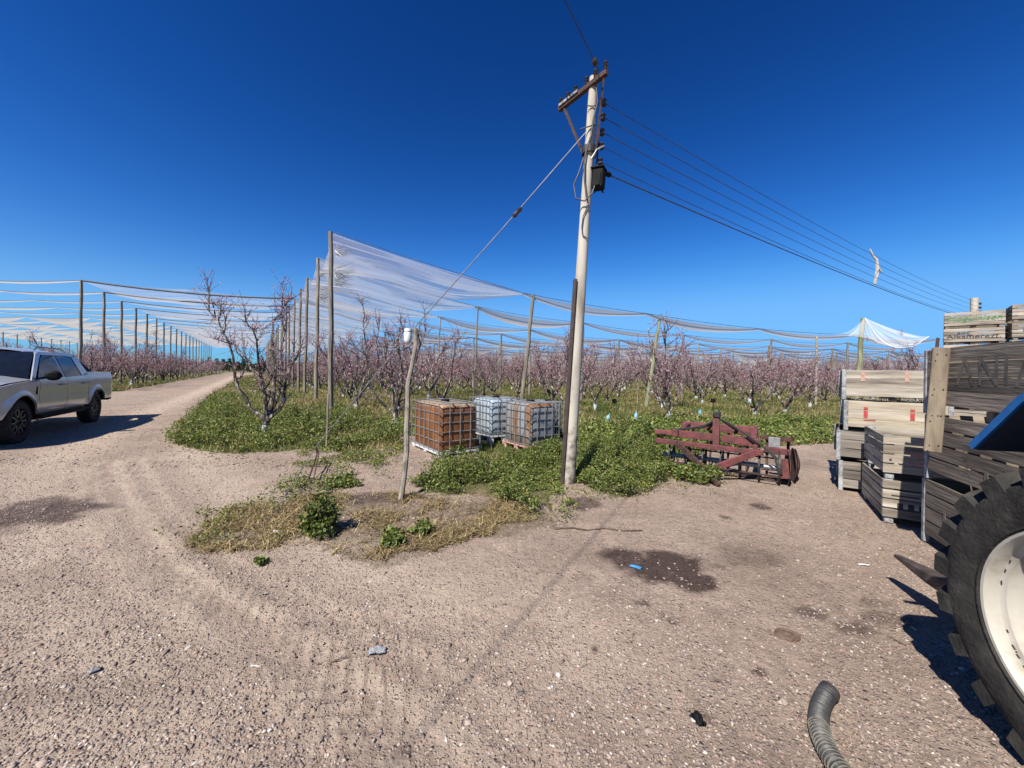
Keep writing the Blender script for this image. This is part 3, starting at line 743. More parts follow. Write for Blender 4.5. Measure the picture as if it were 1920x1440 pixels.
# ------------------------------------------------------------------ posts, nets and their wires
def hnet(t):
    """height of the net wire over the right block, t metres from the road side"""
    xs = [-50, 0, 7.6, 14, 20, 27, 34, 300]; hs = [6.9, 6.9, 5.05, 4.45, 4.05, 4.0, 4.0, 4.0]
    return float(np.interp(t, xs, hs))

ORD = ['first', 'second', 'third', 'fourth', 'fifth', 'sixth', 'seventh', 'eighth', 'ninth', 'tenth', 'eleventh']
post_cache = {}
def post_mesh(h, r, mat):
    key = (round(h, 1), round(r, 3), mat)
    if key not in post_cache:
        rg = random.Random(int(h * 100)); mb = MB()
        pts = [Vector((rg.uniform(-.02, .02) * (i > 0), rg.uniform(-.02, .02) * (i > 0), -.1 + (h + .1) * i / 7)) for i in range(8)]
        mb.tube(pts, [r * (1.08 - .22 * i / 7) for i in range(8)], 7)
        post_cache[key] = mb.mesh('post', M[mat], 35)
    return post_cache[key]

def add_post(x, y, h, lean=(0, 0), r=.075, label=None, group=None, mat='postwood'):
    o = link('orchard_post', post_mesh(h, r, mat)); o.location = (x, y, 0)
    o.rotation_euler = (math.atan2(-lean[1], h), math.atan2(lean[0], h), random.uniform(0, .0))
    return tag(o, label, 'post', group)

posts = []     # (dist, x, y, h, lean, label, r, mat)
ts = [0, 7.6, 13.7] + [20.3 + 6.6 * k for k in range(14)]
front_lab = {0: 'tallest grey wooden post at the road corner of the hail net',
             1: 'leaning post behind the white tank holding the front net wire',
             2: 'post leaning right at the front net edge, right of the utility pole',
             4: 'thick green-stained post carrying the torn white net behind the bins'}
road_lab = {1: 'second post of the road side row, just left of the tallest one', 2: 'third post of the road side row, behind the tall bare tree',
            3: 'fourth post of the road side row, where the net crosses the road'}
NROW = 22
grid = {}
for j in range(NROW):
    for i, t in enumerate(ts):
        p = P0 + U * (4.3 * j if j != 2 else 9.2) + VF * t
        h = hnet(t); grid[j, i] = (p.x, p.y, h)
        if p.x / p.y > 1.02 or p.y > 110: continue
        lab = None; lean = (random.uniform(-.08, .08), random.uniform(-.05, .05)); r = .075; mat = 'postwood'
        if j == 0:
            lab = front_lab.get(i)
            if i == 0: r = .095; lean = (-.12, 0)
            if i == 1: lean = (.45, .2); r = .085
            if i == 2: lean = (.75, .35); r = .085; mat = 'postgreen'
            if i == 4: h = 4.95; lean = (.4, .1); r = .13; mat = 'postgreen'
            if i == 3: continue
        if i == 0 and j in road_lab: lab = road_lab[j]; r = .085
        elif i == 0 and 4 <= j <= 8: lab = ORD[j] + ' post of the right-hand road side row, counted back from the tallest'
        elif j == 1 and 1 <= i <= 5: lab = ORD[i - 1] + ' thin post from the left in the second line of the right block'
        if j > 0 and i == 1: lean = (.12, .0); r = .05
        posts.append((p.length, p.x, p.y, h, lean, lab, r, mat, 'r'))
Lgrid = {}
for j in range(21):
    for i in range(6):
        p = L0 + U * (4.5 * j) + Vector((-1, .02)) * (7.5 * i)
        Lgrid[j, i] = (p.x, p.y, 6.9 - .0 * j)
        pxx = 960 + 720 * p.x / p.y
        if pxx < -60 or (i > 0 and (i != 4 or j < 3)): continue
        lab = 'first post of the left block, rising right behind the pickup' if (i == 0 and j == 0) else ('second post of the left block, a little right of the pickup cab' if (i == 0 and j == 1) else None)
        if i == 0 and 2 <= j <= 7: lab = ORD[j] + ' post from the pickup in the row along the left road edge'
        posts.append((p.length, p.x, p.y, 6.9, (random.uniform(-.05, .05), 0), lab, .09 if i == 0 else .075, 'postwood', 'l'))
posts.sort(key=lambda q: q[0])
far = MB()
for k, (d, x, y, h, lean, lab, r, mat, sd) in enumerate(posts):
    if k < 250:
        if lab: add_post(x, y, h, lean, r, lab, None, mat)
        else: add_post(x, y, h, lean, r, 'grey wooden net post among the trees right of the farm road' if sd == 'r' else 'grey wooden net post in the block left of the farm road', 'net posts right of the road' if sd == 'r' else 'net posts left of the road', mat)
    else: far.tube([(x, y, 0), (x, y, h)], .08, 4)
if far.v: tag(far.obj('far_posts', M['postwood']), 'far net posts standing over the last tree rows', 'posts', kind='stuff')
q = at(1557, 800); add_post(grid[0, 3][0] + 3.6, grid[0, 3][1] + .9, 3.8, (0, 0), .05, 'thin pale mast under the net edge left of the stacked bins', None, 'palewood')
p = at(1690, 770); add_post(grid[0, 5][0] - .6, grid[0, 5][1], 4.1, (.5, 0), .09, 'dark leaning post right of the green-stained one, over the bins', None, 'rust')

def net_bay(mb, uv, A, B, w0, wm, w1, sag, droop, nu=18, nv=9, side=None, seed=0, pleat=.05):
    """a strip of net from A to B hung on its wire; side = horizontal direction it spreads to"""
    A, B = Vector(A), Vector(B); side = Vector((side.x, side.y, 0)) if side is not None else Vector((U.x, U.y, 0))
    rg = random.Random(seed); ph = [rg.uniform(0, 6.28) for _ in range(6)]
    base = len(mb.v); L_ = (B - A).length
    for i in range(nu + 1):
        t = i / nu
        c = A.lerp(B, t); c.z -= sag * 4 * t * (1 - t)
        # width runs w0 -> wm (middle) -> w1
        if t < .5: s = t * 2; wd = w0 + (wm - w0) * (math.sin(s * math.pi / 2))
        else: s = (t - .5) * 2; wd = wm + (w1 - wm) * (1 - math.cos(s * math.pi / 2))
        for k in range(nv + 1):
            v = k / nv
            z = -droop * wd * (math.sin(v * math.pi * .5) * .55 + v * .45)
            z += pleat * wd * .35 * math.sin(v * 17 + ph[0] + t * 2.0) * (.3 + v) * .5 + pleat * .3 * wd * math.sin(v * 41 + ph[1] + t * 3)
            z -= .10 * wd * math.sin(t * math.pi * 2 + ph[2]) * v * .5
            q = c + side * (wd * v) + Vector((0, 0, z))
            mb.v.append(tuple(q)); uv.append((t * L_ * .5 + seed * 1.7, v * wd * .35 + seed))
    for i in range(nu):
        for k in range(nv):
            mb.f.append((base + i * (nv + 1) + k, base + (i + 1) * (nv + 1) + k, base + (i + 1) * (nv + 1) + k + 1, base + i * (nv + 1) + k + 1))

def net_obj(mb, uv, name, mat, parent):
    me = mb.mesh(name, M[mat], True)
    ul = me.uv_layers.new(name='UVMap'); li = np.zeros(len(me.loops), np.int32); me.loops.foreach_get('vertex_index', li)
    ul.data.foreach_set('uv', np.array(uv, np.float32)[li].ravel())
    return link(name, me, parent)

def wire_pts(A, B, sag, n=8):
    A, B = Vector(A), Vector(B); out = []
    for i in range(n + 1):
        t = i / n; c = A.lerp(B, t); c.z -= sag * 4 * t * (1 - t); out.append(c)
    return out

nlab = ['front net strip sweeping down from the tallest post past the utility pole', 'second net strip, right behind the front one', 'third net strip behind the tanks']
for j in range(NROW):
    root = thing('hail_net', nlab[j] if j < 3 else ('white hail net strip hung over the rows right of the farm road' if j > 4 else ['fourth net strip from the front edge', 'fifth net strip from the front edge'][j - 3] + ', over the peach trees'), 'net', (0, 0, 0), 0, None if j < 5 else 'net strips right of the road')
    wires = MB(); spread = MB(); uvs = []; tight = MB(); uvt = []
    for i in range(len(ts) - 1):
        A = grid[j, i]; B = grid[j, i + 1]
        if A[0] / A[1] > 1.05: break
        wires.tube(wire_pts(A, B, .10 if j else .05, 6), (.014 if A[1] < 30 else .026), 3, cap=False)
        if i == 0:
            if j < 12: net_bay(spread, uvs, A, B, 3.3 if j else 3.4, 2.3, .25, .12, .25, nu=16, nv=14, seed=j * 31, pleat=.06)
            else: net_bay(spread, uvs, A, B, 3.0, 2.5, .4, .15, .2, nu=8, nv=3, seed=j * 31)
        else:
            near_ = j < 7
            mx = random.choice((.32, .38, .44)) if j == 0 else random.choice((.25, .4, .55, 1.0))
            net_bay(tight, uvt, A, B, .10, mx, .10, .16 if j == 0 else .22, .75, nu=14 if near_ else 6, nv=6 if near_ else 2, seed=j * 31 + i)
    wires.obj('support_wire', M['oldrope'], root); net_obj(spread, uvs, 'net_panel', 'netfront' if j < 3 else 'net', root)
    if tight.v: net_obj(tight, uvt, 'net_panel', 'nettight', root)
# net torn open over the green-stained post
root = thing('hail_net', 'torn white net draped tent-like over the green-stained post behind the bins', 'net')
px_, py_, _h = grid[0, 4]; top = Vector((px_ + .4, py_, 4.95))
mb = MB(); uv = []
E = [Vector((px_ - 1.6, py_ - .3, 3.95)), Vector((px_ - .2, py_ - .5, 3.85)), Vector((px_ + 1.6, py_ - .6, 3.25)), Vector((px_ + 2.6, py_ - .5, 3.45)), Vector((px_ + 4.3, py_ + .3, 4.0)), Vector((px_ + 4.6, py_ + .9, 4.05))]
n1 = 22; n2 = 12
for i in range(n1 + 1):
    k = i / n1 * (len(E) - 1); a = min(int(k), len(E) - 2); e = E[a].lerp(E[a + 1], k - a)
    for q in range(n2 + 1):
        v = q / n2; c = top.lerp(e, v); c.z -= .42 * math.sin(v * math.pi) * (.6 + .4 * math.sin(i * 1.1)); c.y += .1 * math.sin(i * 1.9) * v
        mb.v.append(tuple(c)); uv.append((v * 1.2, i * .16))
for i in range(n1):
    for q in range(n2): mb.f.append((i * (n2 + 1) + q, (i + 1) * (n2 + 1) + q, (i + 1) * (n2 + 1) + q + 1, i * (n2 + 1) + q + 1))
net_obj(mb, uv, 'net_panel', 'netwhite', root)
hem = MB(); hem.tube([top.lerp(E[2], v) - Vector((0, 0, .42 * math.sin(v * math.pi) * .9)) for v in np.linspace(0, 1, 9)], .035, 5); hem.tube([E[2], E[3] + Vector((0, 0, -.1)), E[4]], .03, 5)
hem.obj('rolled_hem', M['whiteplastic'], root)

# strips crossing the farm road and running on over the left block
for j in range(18):
    A = Lgrid[j, 0]; B = grid[min(j + 4, NROW - 1), 0]
    root = thing('hail_net', 'first net strip spanning the farm road from the post behind the pickup' if j == 0 else (ORD[j] + ' net strip spanning the farm road, counted from the near end' if j < 7 else 'white hail net strip spanning the farm road over the left block'), 'net', (0, 0, 0), 0, None if j < 7 else 'net strips over the farm road')
    wires = MB(); sp = MB(); uvs = []; tg = MB(); uvt = []
    wires.tube(wire_pts(A, B, .25, 8), .06 if j < 2 else (.04 if j < 6 else .03), 5, cap=False)
    C2 = Vector(A).lerp(Vector(B), .45)
    net_bay(sp, uvs, A, C2, .08, .55 if (j % 3 and j < 6) else 1.5, (.9 if j else 1.3), .12, .42, nu=12, nv=8 if j < 8 else 3, seed=500 + j)
    net_bay(sp, uvs, C2, B, (.9 if j else 1.3), .7 if j % 2 else 1.4, .15, .12, .42, nu=12, nv=8 if j < 8 else 3, seed=560 + j)
    for i in range(5):
        a, b = Lgrid[j, i], Lgrid[j, i + 1]
        wires.tube(wire_pts(a, b, .12, 5), .02, 3, cap=False)
        net_bay(tg, uvt, a, b, .15, (random.choice((.25, .35, .55)) if j < 5 else random.choice((.9, 1.3, 1.7))), .15, .12, .3, nu=10, nv=4, seed=700 + j * 7 + i)
    wires.obj('support_wire', M['cable'], root); net_obj(sp, uvs, 'net_panel', 'net' if j else 'netwhite', root); net_obj(tg, uvt, 'net_panel', 'nettight', root)
# frayed net tufts tied to the tall posts
for (x, y, h, lb) in ((P0.x, P0.y, 6.9, 'frayed white net ends tied to the tallest post'), (grid[1, 0][0], grid[1, 0][1], 6.9, 'frayed white net ends tied to the second post')):
    mb = MB(); rg = random.Random(int(h * y))
    for zc in (h - .75, h - 1.55, h - 1.9):
        for k in range(34):
            a = Vector((x + .05, y, zc + rg.uniform(-.15, .15))); d = Vector((rg.uniform(.15, .75), rg.uniform(-.1, .3), rg.uniform(-.35, .35)))
            mb.tube([a, a + d * .5 + Vector((0, 0, -.03)), a + d], [.012, .009, .003], 3)
    tag(mb.obj('net_tie', M['whiteplastic']), lb, 'net tie')

# dark evergreens where the road ends
def leaf_cloud(P, size, cols, g, flat=0.0):
    n = len(P)
    a = g.normal(size=(n, 3)); a[:, 2] *= (1 - flat); a /= np.linalg.norm(a, axis=1, keepdims=True)
    b = np.cross(a, g.normal(size=(n, 3))); b /= np.linalg.norm(b, axis=1, keepdims=True)
    s = (np.asarray(size).reshape(-1, 1) if np.ndim(size) else size) * g.uniform(.65, 1.3, (n, 1))
    Vv = np.stack([P - a * s, P - b * s * .62, P + a * s, P + b * s * .62], 1).reshape(-1, 3)
    return Vv, np.arange(4 * n).reshape(n, 4), cols
for k in range(11):
    d = 128 + random.uniform(0, 30); r_ = -.79 + .018 * k + random.uniform(-.005, .005); h = random.uniform(3.2, 5.4)
    g = np.random.default_rng(900 + k); n = 900
    t_ = thing('evergreen_tree', 'dark evergreen tree in the windbreak where the farm road ends', 'tree', (r_ * d, d, 0), 0, 'windbreak trees beyond the road')
    tb = MB(); tb.tube([(0, 0, 0), (.05, 0, h * .5), (0, 0, h * .9)], [.18, .1, .03], 5); tb.obj('trunk', M['bark'], t_)
    th = g.uniform(0, 6.28, n); zz = g.uniform(.08, 1, n); rr = h * .33 * (1 - zz * .75) * np.sqrt(g.random(n)) * (1 + .3 * np.sin(th * 3 + k))
    Pn = np.stack([rr * np.cos(th), rr * np.sin(th), zz * h], -1)
    Vv, F, C = leaf_cloud(Pn, .16, np.array([[.03, .045, .02]]) * g.uniform(.6, 1.6, (n, 1)), g)
    link('crown', np_mesh('crown', Vv, F, M['farveg'], C), t_)
# distant treeline ring
g = np.random.default_rng(77); n = 42000
an = g.uniform(-64, 64, n); dd = g.uniform(230, 300, n); hh = 3.2 + 4.0 * fbm(an * .35, an * 0, 5, 4)
X = np.sin(np.radians(an)) * dd / np.cos(np.radians(np.clip(an, -60, 60))) ; Y = dd + 0 * an
X = np.tan(np.radians(an)) * dd
Z = hh * g.random(n) ** .7
Vv, F, C = leaf_cloud(np.stack([X, Y, Z], -1), .75, np.array([[.075, .07, .055]]) * g.uniform(.5, 1.5, (n, 1)) * np.array([[1, 1, 1.05]]), g)
tag(link('treeline', np_mesh('treeline', Vv, F, M['farveg'], C)), 'low grey-green line of far trees on the horizon', 'treeline', kind='stuff')

# ------------------------------------------------------------------ weeds, grass, straw, gravel
def scatter(poly, n, g, inset=0.0, soft_=.0):
    xs = [p[0] for p in poly]; ys = [p[1] for p in poly]
    X = g.uniform(min(xs), max(xs), n * 4); Y = g.uniform(min(ys), max(ys), n * 4)
    if soft_: k = soft(lambda a, b: inpoly(a, b, poly), X, Y, soft_, 2.2, 12)
    else: k = inpoly(X, Y, poly)
    return X[k][:n], Y[k][:n]
def greens(n, g, dry=.12, bright=1.0):
    base = np.array([.065, .115, .02]); b2 = np.array([.26, .31, .075]); b3 = np.array([.36, .31, .11])
    k = g.random((n, 1)); c = base * (1 - k) + b2 * k
    m_ = g.random((n, 1)) < dry; c = np.where(m_, b3 * g.uniform(.7, 1.2, (n, 1)), c)
    return c * bright * g.uniform(.5, 1.45, (n, 1))
def mounds(X, Y, s, sc_=1.6): return np.clip((fbm(X * sc_ * 1.4, Y * sc_ * 1.4, s, 4) - .33) * 3.0, 0.0, 1.3)

def weed_patch(poly, n, hmax, size, seed, name, label, dry=.08, soft_=.25, bright=1.0, sc_=1.6, thr=.10):
    g = np.random.default_rng(seed)
    X, Y = scatter(poly, n, g, soft_=soft_)
    Hh = mounds(X, Y, seed, sc_) * hmax * (.45 + .85 * vnoise(X * 6, Y * 6, seed + 3)); k = Hh > thr * hmax; X, Y, Hh = X[k], Y[k], Hh[k]
    db = np.hypot(X - .82, Y - 5.5); Hh = Hh * np.clip((db - .12) * 1.6 + .12, .12, 1) * np.where((np.abs(X - .7) < .5) & (Y < 5.45) & (Y > 4.6), .45, 1)
    Z = gheight(X, Y) + Hh * g.random(len(X)) ** .45 + .01
    P = np.stack([X + g.normal(0, .03, len(X)), Y + g.normal(0, .03, len(X)), Z], -1)
    Vv, F, C = leaf_cloud(P, size, greens(len(X), g, dry, bright), g, .35)
    o = link(name, np_mesh(name, Vv, F, M['leaf'], C)); return tag(o, label, 'weeds', kind='stuff')
weed_patch(Zweed, 95000, .36, .016, 41, 'weeds', 'dense broadleaf weeds round the foot of the utility pole', thr=.26, dry=.14)
weed_patch(Zweed2, 5000, .22, .024, 42, 'weeds', 'clump of weeds under the left end of the cultivator')
weed_patch(Zleftweed, 78000, .38, .021, 43, 'weeds', 'broadleaf weeds round the tree nearest the road', dry=.2, sc_=1.3, thr=.25)
Zmid = gp((760, 845), (765, 815), (640, 790), (480, 760), (400, 750), (450, 712), (1560, 745), (1590, 800), (1560, 832), (1480, 838), (1300, 845), (1240, 868), (1150, 838), (1040, 836), (1040, 800), (880, 800))
weed_patch(Zmid, 60000, .24, .042, 44, 'undergrowth', 'green undergrowth between the near peach trees', dry=.22, sc_=.7)
Zright = gp((1090, 838), (1090, 805), (1300, 790), (1560, 790), (1560, 832), (1480, 838), (1300, 848), (1240, 868), (1150, 842))
weed_patch(Zright, 32000, .30, .034, 45, 'weeds', 'bright green weeds behind the cultivator', dry=.08, bright=1.15)
Zedge = gp((560, 850), (640, 832), (760, 826), (762, 862), (700, 880), (620, 872), (560, 880))
weed_patch(Zedge, 9000, .10, .018, 46, 'weeds', 'low sparse weeds left of the brown tank', dry=.3, thr=.35)
Zsp = gp((480, 925), (560, 890), (700, 885), (720, 905), (640, 930), (560, 945), (500, 950))
weed_patch(Zsp, 5000, .15, .015, 47, 'weeds', 'low weeds round the bent anchor rod', dry=.2, thr=.62, sc_=2.6)
Zsp2 = gp((300, 1000), (420, 930), (560, 930), (540, 1010), (420, 1035))
weed_patch(Zsp2, 3800, .07, .013, 48, 'weeds', 'flat sparse weeds at the left end of the straw', dry=.5, thr=.65, sc_=2.4)
Zfringe = gp((740, 935), (790, 880), (830, 870), (900, 864), (1040, 840), (1150, 830), (1260, 850), (1370, 890), (1370, 925), (1290, 925), (1250, 925), (1190, 955), (1120, 950), (1095, 985), (1060, 990), (960, 985), (880, 950), (780, 945))
weed_patch(Zfringe, 12000, .10, .014, 49, 'weeds', 'thin low weeds fringing the dense patch at the pole', dry=.3, thr=.45, sc_=2.6, soft_=.5)
Zfringe2 = gp((290, 845), (330, 780), (380, 740), (430, 735), (420, 860), (560, 862), (700, 858), (770, 842), (770, 870), (640, 872), (520, 880), (380, 868))
weed_patch(Zfringe2, 9000, .10, .018, 50, 'weeds', 'thin low weeds along the road edge below the big tree', dry=.35, thr=.5, sc_=2.0, soft_=.5)
def bush(px, py, w_, h_, n, seed, label, bright=1.0):
    c = at(px, py); g = np.random.default_rng(seed)
    th = g.uniform(0, 6.28, n); ph = np.arccos(g.uniform(0, 1, n)); rr = g.random(n) ** .35
    ra = .75 + .9 * (vnoise(th * 1.6 + seed, ph * 2.2, seed) - .35)
    P = np.stack([c.x + w_ * .5 * rr * ra * np.sin(ph) * np.cos(th), c.y + w_ * .5 * rr * ra * np.sin(ph) * np.sin(th), .02 + h_ * rr * ra * np.cos(ph)], -1)
    Vv, F, C = leaf_cloud(P, .022, greens(n, g, .08, bright), g, .2)
    st = MB(); rg = random.Random(seed)
    r_ = thing('bush', label, 'bush', (0, 0, 0))
    for _ in range(9):
        a = rg.uniform(0, 6.28); st.tube([(c.x, c.y, 0), (c.x + .3 * w_ * math.cos(a), c.y + .3 * w_ * math.sin(a), h_ * .75)], [.006, .003], 4)
    st.obj('stem', M['stickwood'], r_); link('foliage', np_mesh('foliage', Vv, F, M['leaf'], C), r_)
bush(600, 1000, .44, .42, 1500, 61, 'small leafy bush in front of the bent anchor rod', .85)
bush(735, 1020, .28, .13, 560, 62, 'left of two low green tufts on the straw')
bush(793, 1000, .24, .10, 420, 63, 'right of two low green tufts on the straw')
bush(490, 1057, .11, .03, 120, 64, 'tiny grass tuft alone on the bare dirt')
bush(640, 910, .55, .14, 1000, 65, 'low weed cushion right of the bent anchor rod')

def blades(X, Y, h, wd, cols, g, lean=.5):
    n = len(X); a = g.uniform(0, 6.28, n); Z = gheight(X, Y)
    hh = h * g.uniform(.5, 1.3, n); lx = g.normal(0, lean, n) * hh; ly = g.normal(0, lean, n) * hh
    b = np.stack([X, Y, Z], -1); s = np.stack([np.cos(a) * wd, np.sin(a) * wd, 0 * a], -1)
    tip = b + np.stack([lx, ly, hh], -1)
    Vv = np.stack([b - s, b + s, tip], 1).reshape(-1, 3)
    return Vv, np.arange(3 * n).reshape(n, 3), cols
g = np.random.default_rng(81)
XX, YY = [], []
for (y0, y1, cnt) in ((7, 16, 60000), (16, 30, 90000), (30, 60, 70000), (60, 110, 30000)):
    Y = g.uniform(y0, y1, cnt); X = Y * g.uniform(-1.4, 1.1, cnt)
    k = soft(lambda a, b: inpoly(a, b, Zgreen) | inpoly(a, b, Zleft), X, Y, .35); XX.append(X[k]); YY.append(Y[k])
X = np.concatenate(XX); Y = np.concatenate(YY); dist = np.hypot(X, Y)
tone = fbm(X * .5, Y * .5, 91, 4)
cols = np.where((tone > .47)[:, None], np.array([[.33, .28, .12]]), np.array([[.17, .20, .05]])) * g.uniform(.6, 1.35, (len(X), 1))
Vv, F, C = blades(X, Y, (.13 + .16 * tone) * np.where(Y < 13, .6, 1.0), .006 + .0009 * dist, cols, g)
tag(link('grass', np_mesh('grass', Vv, F, M['leaf'], C)), 'green and yellowing grass under the orchard', 'grass', kind='stuff')
# straw
g = np.random.default_rng(82)
X, Y = scatter(Zstraw, 30000, g, soft_=.6); dn = fbm(X * 2.2, Y * 2.2, 71, 3); k = g.random(len(X)) < np.clip((dn - .36) * 4, .06, .8); X, Y = X[k], Y[k]; n = len(X)
a = g.uniform(0, 3.14, n); L_ = g.uniform(.02, .085, n); Z = gheight(X, Y) + .003 + .035 * g.random(n) ** 2.5; tl = g.normal(0, .35, n)
d_ = np.stack([np.cos(a) * L_, np.sin(a) * L_, tl * L_], -1); s_ = np.stack([-np.sin(a), np.cos(a), 0 * a], -1) * g.uniform(.0012, .0032, (n, 1)); P = np.stack([X, Y, Z], -1)
Vv = np.stack([P - d_ - s_, P - d_ + s_, P + d_ + s_, P + d_ - s_], 1).reshape(-1, 3)
cc = np.array([[.46, .36, .18]]) * g.uniform(.25, 1.45, (n, 1)); cc[g.random(n) < .38] *= np.array([.42, .34, .30])
tag(link('straw', np_mesh('straw', Vv, np.arange(4 * n).reshape(n, 4), M['straw'], cc)), 'dry yellow straw scattered in front of the leaning stake', 'straw', kind='stuff')
# gravel
def gravel(n, dmin, dmax, smin, smax, seed, name, label, pw=2.2):
    g = np.random.default_rng(seed)
    d = dmin * (dmax / dmin) ** g.random(n); X = d * g.uniform(-1.45, 1.45, n); Y = d
    dens = fbm(X * .9, Y * .9, 5, 4) + .25 * (X < -.5) * 1.0
    k = (g.random(n) < np.clip((dens - .32) * 3.2, .12, 1)) & ~inpoly(X, Y, Zgreen); X, Y = X[k], Y[k]; n = len(X)
    dA, _, _ = segdist(X, Y, trackA); kk = (dA > .2) | (g.random(n) < .25); X, Y = X[kk], Y[kk]; n = len(X)
    s = smin + (smax - smin) * g.random(n) ** pw; s = s * (1 + Y * .03)
    Z = gheight(X, Y) + s * .12
    base = np.array([(1, 0, 0), (-1, 0, 0), (0, 1, 0), (0, -1, 0), (0, 0, 1), (.62, .62, .55), (-.62, .62, .5), (-.6, -.66, .55), (.66, -.6, .5)], float)
    tri = np.array([(4, 5, 6), (4, 6, 7), (4, 7, 8), (4, 8, 5), (0, 5, 8), (2, 6, 5), (1, 7, 6), (3, 8, 7), (0, 2, 5), (2, 1, 6), (1, 3, 7), (3, 0, 8)])
    sh = base[None] * (1 + g.normal(0, .34, (n, 9, 3)))
    sx = s[:, None] * g.uniform(.7, 1.3, (n, 1)); sy = s[:, None] * g.uniform(.55, 1.0, (n, 1)); sz = s[:, None] * g.uniform(.35, .75, (n, 1))
    a = g.uniform(0, 6.28, n)[:, None]
    x, y, z = sh[..., 0] * sx, sh[..., 1] * sy, sh[..., 2] * sz
    Vv = np.stack([x * np.cos(a) - y * np.sin(a) + X[:, None], x * np.sin(a) + y * np.cos(a) + Y[:, None], z + Z[:, None]], -1).reshape(-1, 3)
    F = (tri[None] + (np.arange(n) * 9)[:, None, None]).reshape(-1, 3)
    pal = np.array([(.30, .23, .19), (.38, .30, .25), (.24, .19, .17), (.46, .38, .32), (.33, .22, .18), (.60, .54, .49), (.20, .17, .16), (.40, .33, .29)])
    pi = g.choice(8, n, p=[.26, .22, .14, .12, .10, .04, .06, .06]); c = pal[pi] * g.uniform(.8, 1.15, (n, 1))
    C = np.repeat(c, 12, axis=0)
    tag(link(name, np_mesh(name, Vv, F, M['stone'], C)), label, 'gravel', kind='stuff')
gravel(70000, 1.45, 6.5, .0025, .010, 91, 'gravel', 'fine loose gravel over the near yard', 2.0)
gravel(2400, 1.45, 9, .007, .019, 92, 'pebbles', 'larger pebbles strewn over the near yard', 3.0)
gravel(16000, 6, 22, .008, .020, 93, 'gravel', 'loose gravel on the farm road')

# ------------------------------------------------------------------ utility pole and overhead lines
base = at(1065, 905); PT = Vector((1.10, 5.50, 5.84)); PB = Vector((base.x, base.y, 0))
def on_pole(z): return PB.lerp(PT, z / PT.z)
def pole_px(y):   # point of the pole axis seen at image height y
    lo, hi = 0., 5.8
    for _ in range(40):
        m_ = (lo + hi) / 2; q = on_pole(m_); yy = 698 - (q.z - CAMH) / q.y * 720 + (q.x / q.y) * 720 * ROLL
        if yy > y: lo = m_
        else: hi = m_
    return on_pole(lo)
pole = thing('utility_pole', 'pale leaning utility pole with crossarm and black box, in the weeds', 'utility pole', PB)
rel = lambda p: Vector(p) - PB
mb = MB(); mb.tube([rel(on_pole(z)) for z in np.linspace(-.05, PT.z, 14)], [.102 - .043 * k / 13 for k in range(14)], 18); mb.obj('pole', M['polewood'], pole, True)
mb = MB(); cdir = Vector((-.8, -.55, 0)).normalized() * .118
mb.beam(rel(on_pole(-.02) + cdir), rel(on_pole(2.95) + cdir * .93), .07, .05, .01); mb.obj('cable_duct', surf('duct', (0.045, 0.03, 0.026), (0.09, 0.06, 0.05), .7), pole)
armL, armR = Vector((.67, 5.98, 5.70)), Vector((1.23, 5.24, 5.72))
mb = MB(); mb.beam(rel(armL), rel(armR), .065, .075, .006); arm = mb.obj('crossarm', M['rust'], pole)
mb = MB(); mb.beam(rel(armL.lerp(armR, .03)) + Vector((-.03, -.03, .028)), rel(armL.lerp(armR, .45)) + Vector((-.03, -.03, .028)), .02, .040, .003); mb.obj('worn_plate', M['wornzinc'], arm)
for k, f in enumerate((.03, .20, .37, .60, .78, .97)):
    c = rel(armL.lerp(armR, f)) + Vector((0, 0, .037)); mb = MB()
    mb.lathe([(.0, .13), (.022, .125), (.034, .10), (.020, .08), (.036, .06), (.022, .04), (.030, .02), (.012, 0), (.012, -.05), (0, -.05)], 10, None, c)
    mb.obj('insulator', M['porcelain'], pole, True)
mb = MB(); mb.beam(rel(armL.lerp(armR, .12)) - Vector((0, 0, .04)), rel(pole_px(292)) + Vector((-.06, .02, 0)), .03, .03)
mb.obj('arm_brace', M['rust'], pole)
mb = MB(); mb.beam(rel(armR.lerp(armL, .06)) - Vector((0, 0, .04)), rel(pole_px(300)) + Vector((.08, -.05, 0)), .03, .025); mb.obj('arm_brace', M['rust'], pole)
rack_x = Vector((.115, -.02, 0)); wire_y = (195, 222, 250, 276, 305)
mb = MB(); mb.beam(rel(pole_px(185) + rack_x), rel(pole_px(318) + rack_x * 1.05), .03, .02); rack = mb.obj('insulator_rack', M['darkmetal'], pole)
ins_pts = []
for y in wire_y:
    c = pole_px(y) + rack_x * 1.45; ins_pts.append(c); mb = MB()
    mb.lathe([(0, .045), (.03, .045), (.04, .03), (.022, .0), (.04, -.03), (.03, -.045), (0, -.045)], 10, None, rel(c)); mb.obj('spool_insulator', M['darkmetal'], rack, True)
bx = pole_px(340) + Vector((.155, -.05, 0)); mb = MB()
rm = Matrix.Rotation(R(-30), 3, 'Z') @ Matrix.Rotation(R(4), 3, 'Y')
mb.box(rel(bx), (.16, .15, .27), rm, .015); mb.box(rel(bx) + Vector((0, 0, .155)), (.19, .18, .02), rm, .005); mb.box(rel(bx) + rm @ Vector((0, -.085, -.02)), (.10, .012, .18), rm, .003)
boxo = mb.obj('junction_box', M['blackplastic'], pole)
mb = MB(); mb.tube([rel(bx) + Vector((-.04, 0, -.15)), rel(bx) + Vector((-.06, -.02, -.19))], .012, 6); mb.tube([rel(bx) + Vector((.05, 0, -.15)), rel(bx) + Vector((.06, -.02, -.19))], .012, 6); mb.obj('gland', M['blackplastic'], boxo)
mb = MB()
